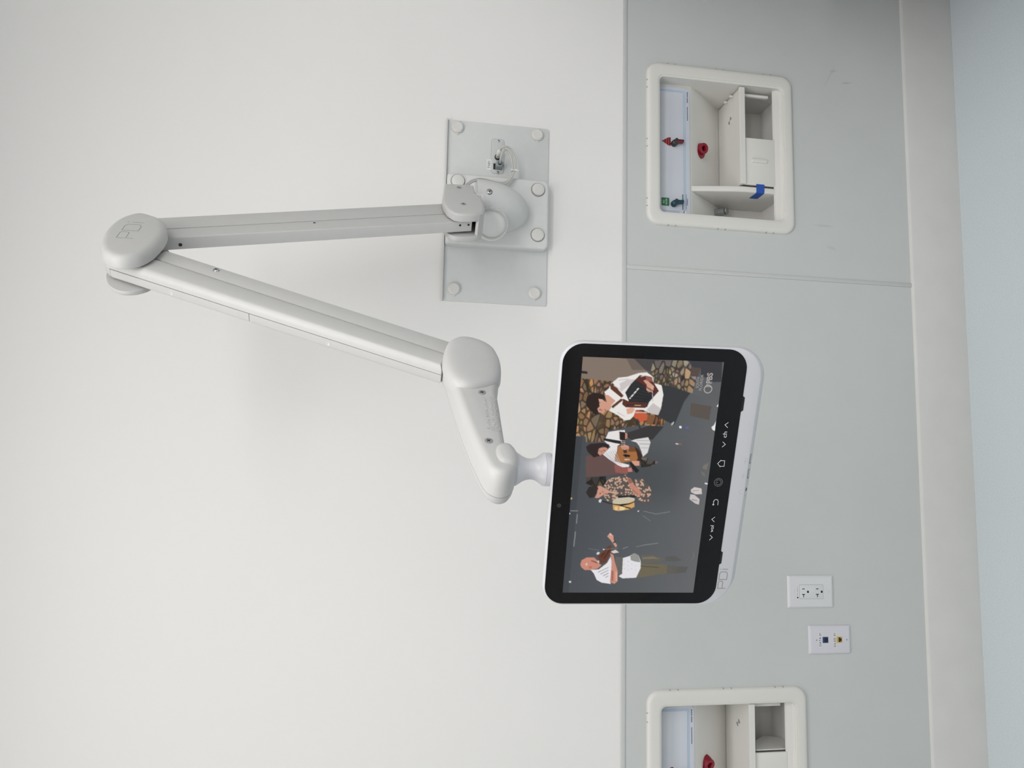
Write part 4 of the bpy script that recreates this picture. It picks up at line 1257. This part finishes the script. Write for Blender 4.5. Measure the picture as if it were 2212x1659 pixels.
def make_display():
    img = paint()
    h, w = img.shape[:2]
    X = -155 + 310.0 * (np.arange(w) / (w - 1))
    Z = 87.2 - 174.3 * (np.arange(h) / (h - 1))
    co = np.zeros((h, w, 3), np.float32)
    co[..., 0] = X[None, :] * MM
    co[..., 1] = -0.55 * MM
    co[..., 2] = Z[:, None] * MM
    idx = np.arange(h * w).reshape(h, w)
    q = np.stack([idx[1:, :-1], idx[1:, 1:], idx[:-1, 1:], idx[:-1, :-1]], -1).reshape(-1, 4)
    me = bpy.data.meshes.new('display')
    me.vertices.add(h * w)
    me.vertices.foreach_set('co', co.reshape(-1))
    me.loops.add(q.size)
    me.loops.foreach_set('vertex_index', q.reshape(-1).astype(np.int32))
    me.polygons.add(len(q))
    me.polygons.foreach_set('loop_start', np.arange(0, q.size, 4, dtype=np.int32))
    me.update(calc_edges=True)
    lc = np.where(img <= 0.04045, img / 12.92, ((img + 0.055) / 1.055) ** 2.4)
    at = me.color_attributes.new('picture', 'FLOAT_COLOR', 'POINT')
    at.data.foreach_set('color', np.concatenate([lc, np.ones((h, w, 1))], -1).astype(np.float32).reshape(-1))
    m = bpy.data.materials.new('display_picture')
    m.use_nodes = True
    nt = m.node_tree
    b = nt.nodes['Principled BSDF']
    b.inputs['Base Color'].default_value = (0.004, 0.004, 0.005, 1)
    b.inputs['Roughness'].default_value = 0.03
    b.inputs['Specular IOR Level'].default_value = 0.22
    ca = nt.nodes.new('ShaderNodeVertexColor')
    ca.layer_name = 'picture'
    nt.links.new(ca.outputs['Color'], b.inputs['Emission Color'])
    b.inputs['Emission Strength'].default_value = DISPLAY_GAIN
    me.materials.append(m)
    o = bpy.data.objects.new('display', me)
    COL.objects.link(o)
    o.parent = tab
    o['label'] = 'lit display showing four musicians, stone wall behind'
    return o


DISPLAY_GAIN = 0.9
display = make_display()
M_DTXT = mat('display_caption', (0.01, 0.01, 0.01), 0.3, var=0, emit=lin((172, 166, 162)), estr=0.85)
D = lambda u, v, w: T(-155 + u / 960 * 310, 87.2 - v / 540 * 174.3, -0.6 - w)
FL = lambda u, v, w: D(u, -v, w)
text('caption_text', 'SOUTH', 857, 899, -453, -442, FL, M_DTXT, display, 0.03)
text('caption_text', 'FLORIDA', 848, 909, -467, -456, FL, M_DTXT, display, 0.03)
text('caption_text', 'PBS', 876, 917, -503, -480, FL, M_DTXT, display, 0.03, 0.03)
ribbons('caption_logo', [arc(854, -491, 15, 0, 360, 28)[:-1] + [(869, -491)]], 4, FL, M_DTXT, display, 0.03)
ribbons('caption_logo', [[(861, -480), (866, -486), (863, -490), (866, -496), (860, -502)], [(868, -481), (872, -487), (869, -490), (871, -496)]], 3, FL, M_DTXT, display, 0.03)

# touch keys printed on the glass
K = lambda u, v, w: T(u, v, -0.5 - w)
keys = [('channel_up_key', [[(79.1, -103.0), (75.8, -99.0), (72.3, -103.0)]], M_ICON), ('channel_down_key', [[(53.8, -99.2), (50.4, -103.0), (46.8, -99.2)]], M_ICON),
        ('home_key', [[(20.4, -100.4), (25.0, -96.4), (29.6, -100.4)], [(21.4, -99.8), (21.4, -105.2), (28.8, -105.2), (28.8, -99.8)]], M_ICON),
        ('power_key', [arc(-0.1, -100.7, 5.3, 0, 360, 30)[:-1] + [(5.2, -100.7)], arc(-0.1, -100.7, 3.4, 120, 420, 24), [(-0.1, -100.4), (-0.1, -97.2)]], M_ICOND),
        ('back_key', [[(-31.2, -98.0), (-26.4, -98.0)] + arc(-26.4, -101.0, 3.0, 90, -90, 10) + [(-31.2, -104.0)], [(-29.8, -96.8), (-31.4, -98.0), (-29.8, -99.2)]], M_ICON),
        ('volume_up_key', [[(-47.4, -102.6), (-50.8, -98.7), (-54.3, -102.6)]], M_ICON), ('volume_down_key', [[(-72.5, -99.1), (-76.0, -102.8), (-79.8, -99.1)]], M_ICON)]
for nm, pl, m in keys:
    ribbons(nm, pl, 0.62, K, m, glass, 0.02)
text('key_text', 'ch', 59.3, 67.0, -103.2, -98.0, K, M_ICON, glass, 0.02)
text('key_text', 'vol', -68.6, -59.2, -102.8, -98.2, K, M_ICON, glass, 0.02)
cl = lathe('camera_lens', [(0.0026, 0), (0.0026, 0.0003), (0.0019, 0.0003)], T(-34.7, 101.1, -0.45), (0, -1, 0), M_DARK, glass, n=24)
disc('lens_pupil', T(-34.7, 101.1, -0.75), (0, -1, 0), 0.0010, M_BLK, cl, 0.0001, 16)
C = lambda u, v, w: T(u, v, -0.02 - w)
ribbons('maker_logo', pdi(-149.0, -130.4, 27.7, 10.6), 1.25, C, M_LOGO, tab, 0.05)
M_FAINT = mat('port_symbol_print', (0.48, 0.48, 0.50), 0.5, var=0.0)
for x in (28.4, 8.4):
    ribbons('port_symbol', [[(x - 3.4, -132.4), (x + 3.4, -132.4)], [(x - 1.5, -132.4), (x + 0.2, -130.9), (x + 1.8, -130.9)], [(x - 0.4, -132.4), (x + 1.2, -133.9), (x + 2.4, -133.9)]], 0.5, C, M_FAINT, tab, 0.03)
ribbons('port_symbol', [[(32.4, -134.2), (33.4, -130.6)]], 0.5, C, M_FAINT, tab, 0.03)
ribbons('headphone_symbol', [[(-15.3, -134.6)] + arc(-12.75, -132.6, 2.5, 180, 0, 12) + [(-10.2, -134.6)]], 0.6, C, M_FAINT, tab, 0.03)
# sockets on the slanted lower edge
dd, nn_ = np.array((0.727, -0.687)), np.array((-0.687, -0.727))
cc = np.array((5.2, -141.5))


def SL(u, s, w):
    p = cc - dd * s + nn_ * (w + 0.05)
    return T(u, p[1], p[0])


for x0 in (24.0, 4.0):
    us = prism('usb_socket', rrect(x0, x0 + 12.5, -2.3, 2.3, 0.5, 2), -0.3, 0.04, SL, M_BLK, tab)
    prism('socket_tongue', rrect(x0 + 1.2, x0 + 11.6, -1.6, 0.3, 0.2, 2), 0.03, 0.10, SL, M_PLUGW, us)
    ribbons('socket_rim', [[(x0, -2.3), (x0 + 12.5, -2.3), (x0 + 12.5, 2.3), (x0, 2.3), (x0, -2.3)]], 0.4, SL, M_CHROME, us, 0.15)
jk = prism('headphone_socket', arc(-11.3, 0, 2.1, 0, 345, 18), -0.3, 0.06, SL, M_BLK, tab)
ribbons('socket_rim', [arc(-11.3, 0, 2.5, 0, 360, 20)[:-1] + [(-8.8, 0)]], 0.4, SL, M_CHROME, jk, 0.12)
prism('microphone_hole', arc(-19.8, 0, 0.5, 0, 330, 10), -0.2, 0.05, SL, M_BLK, tab)
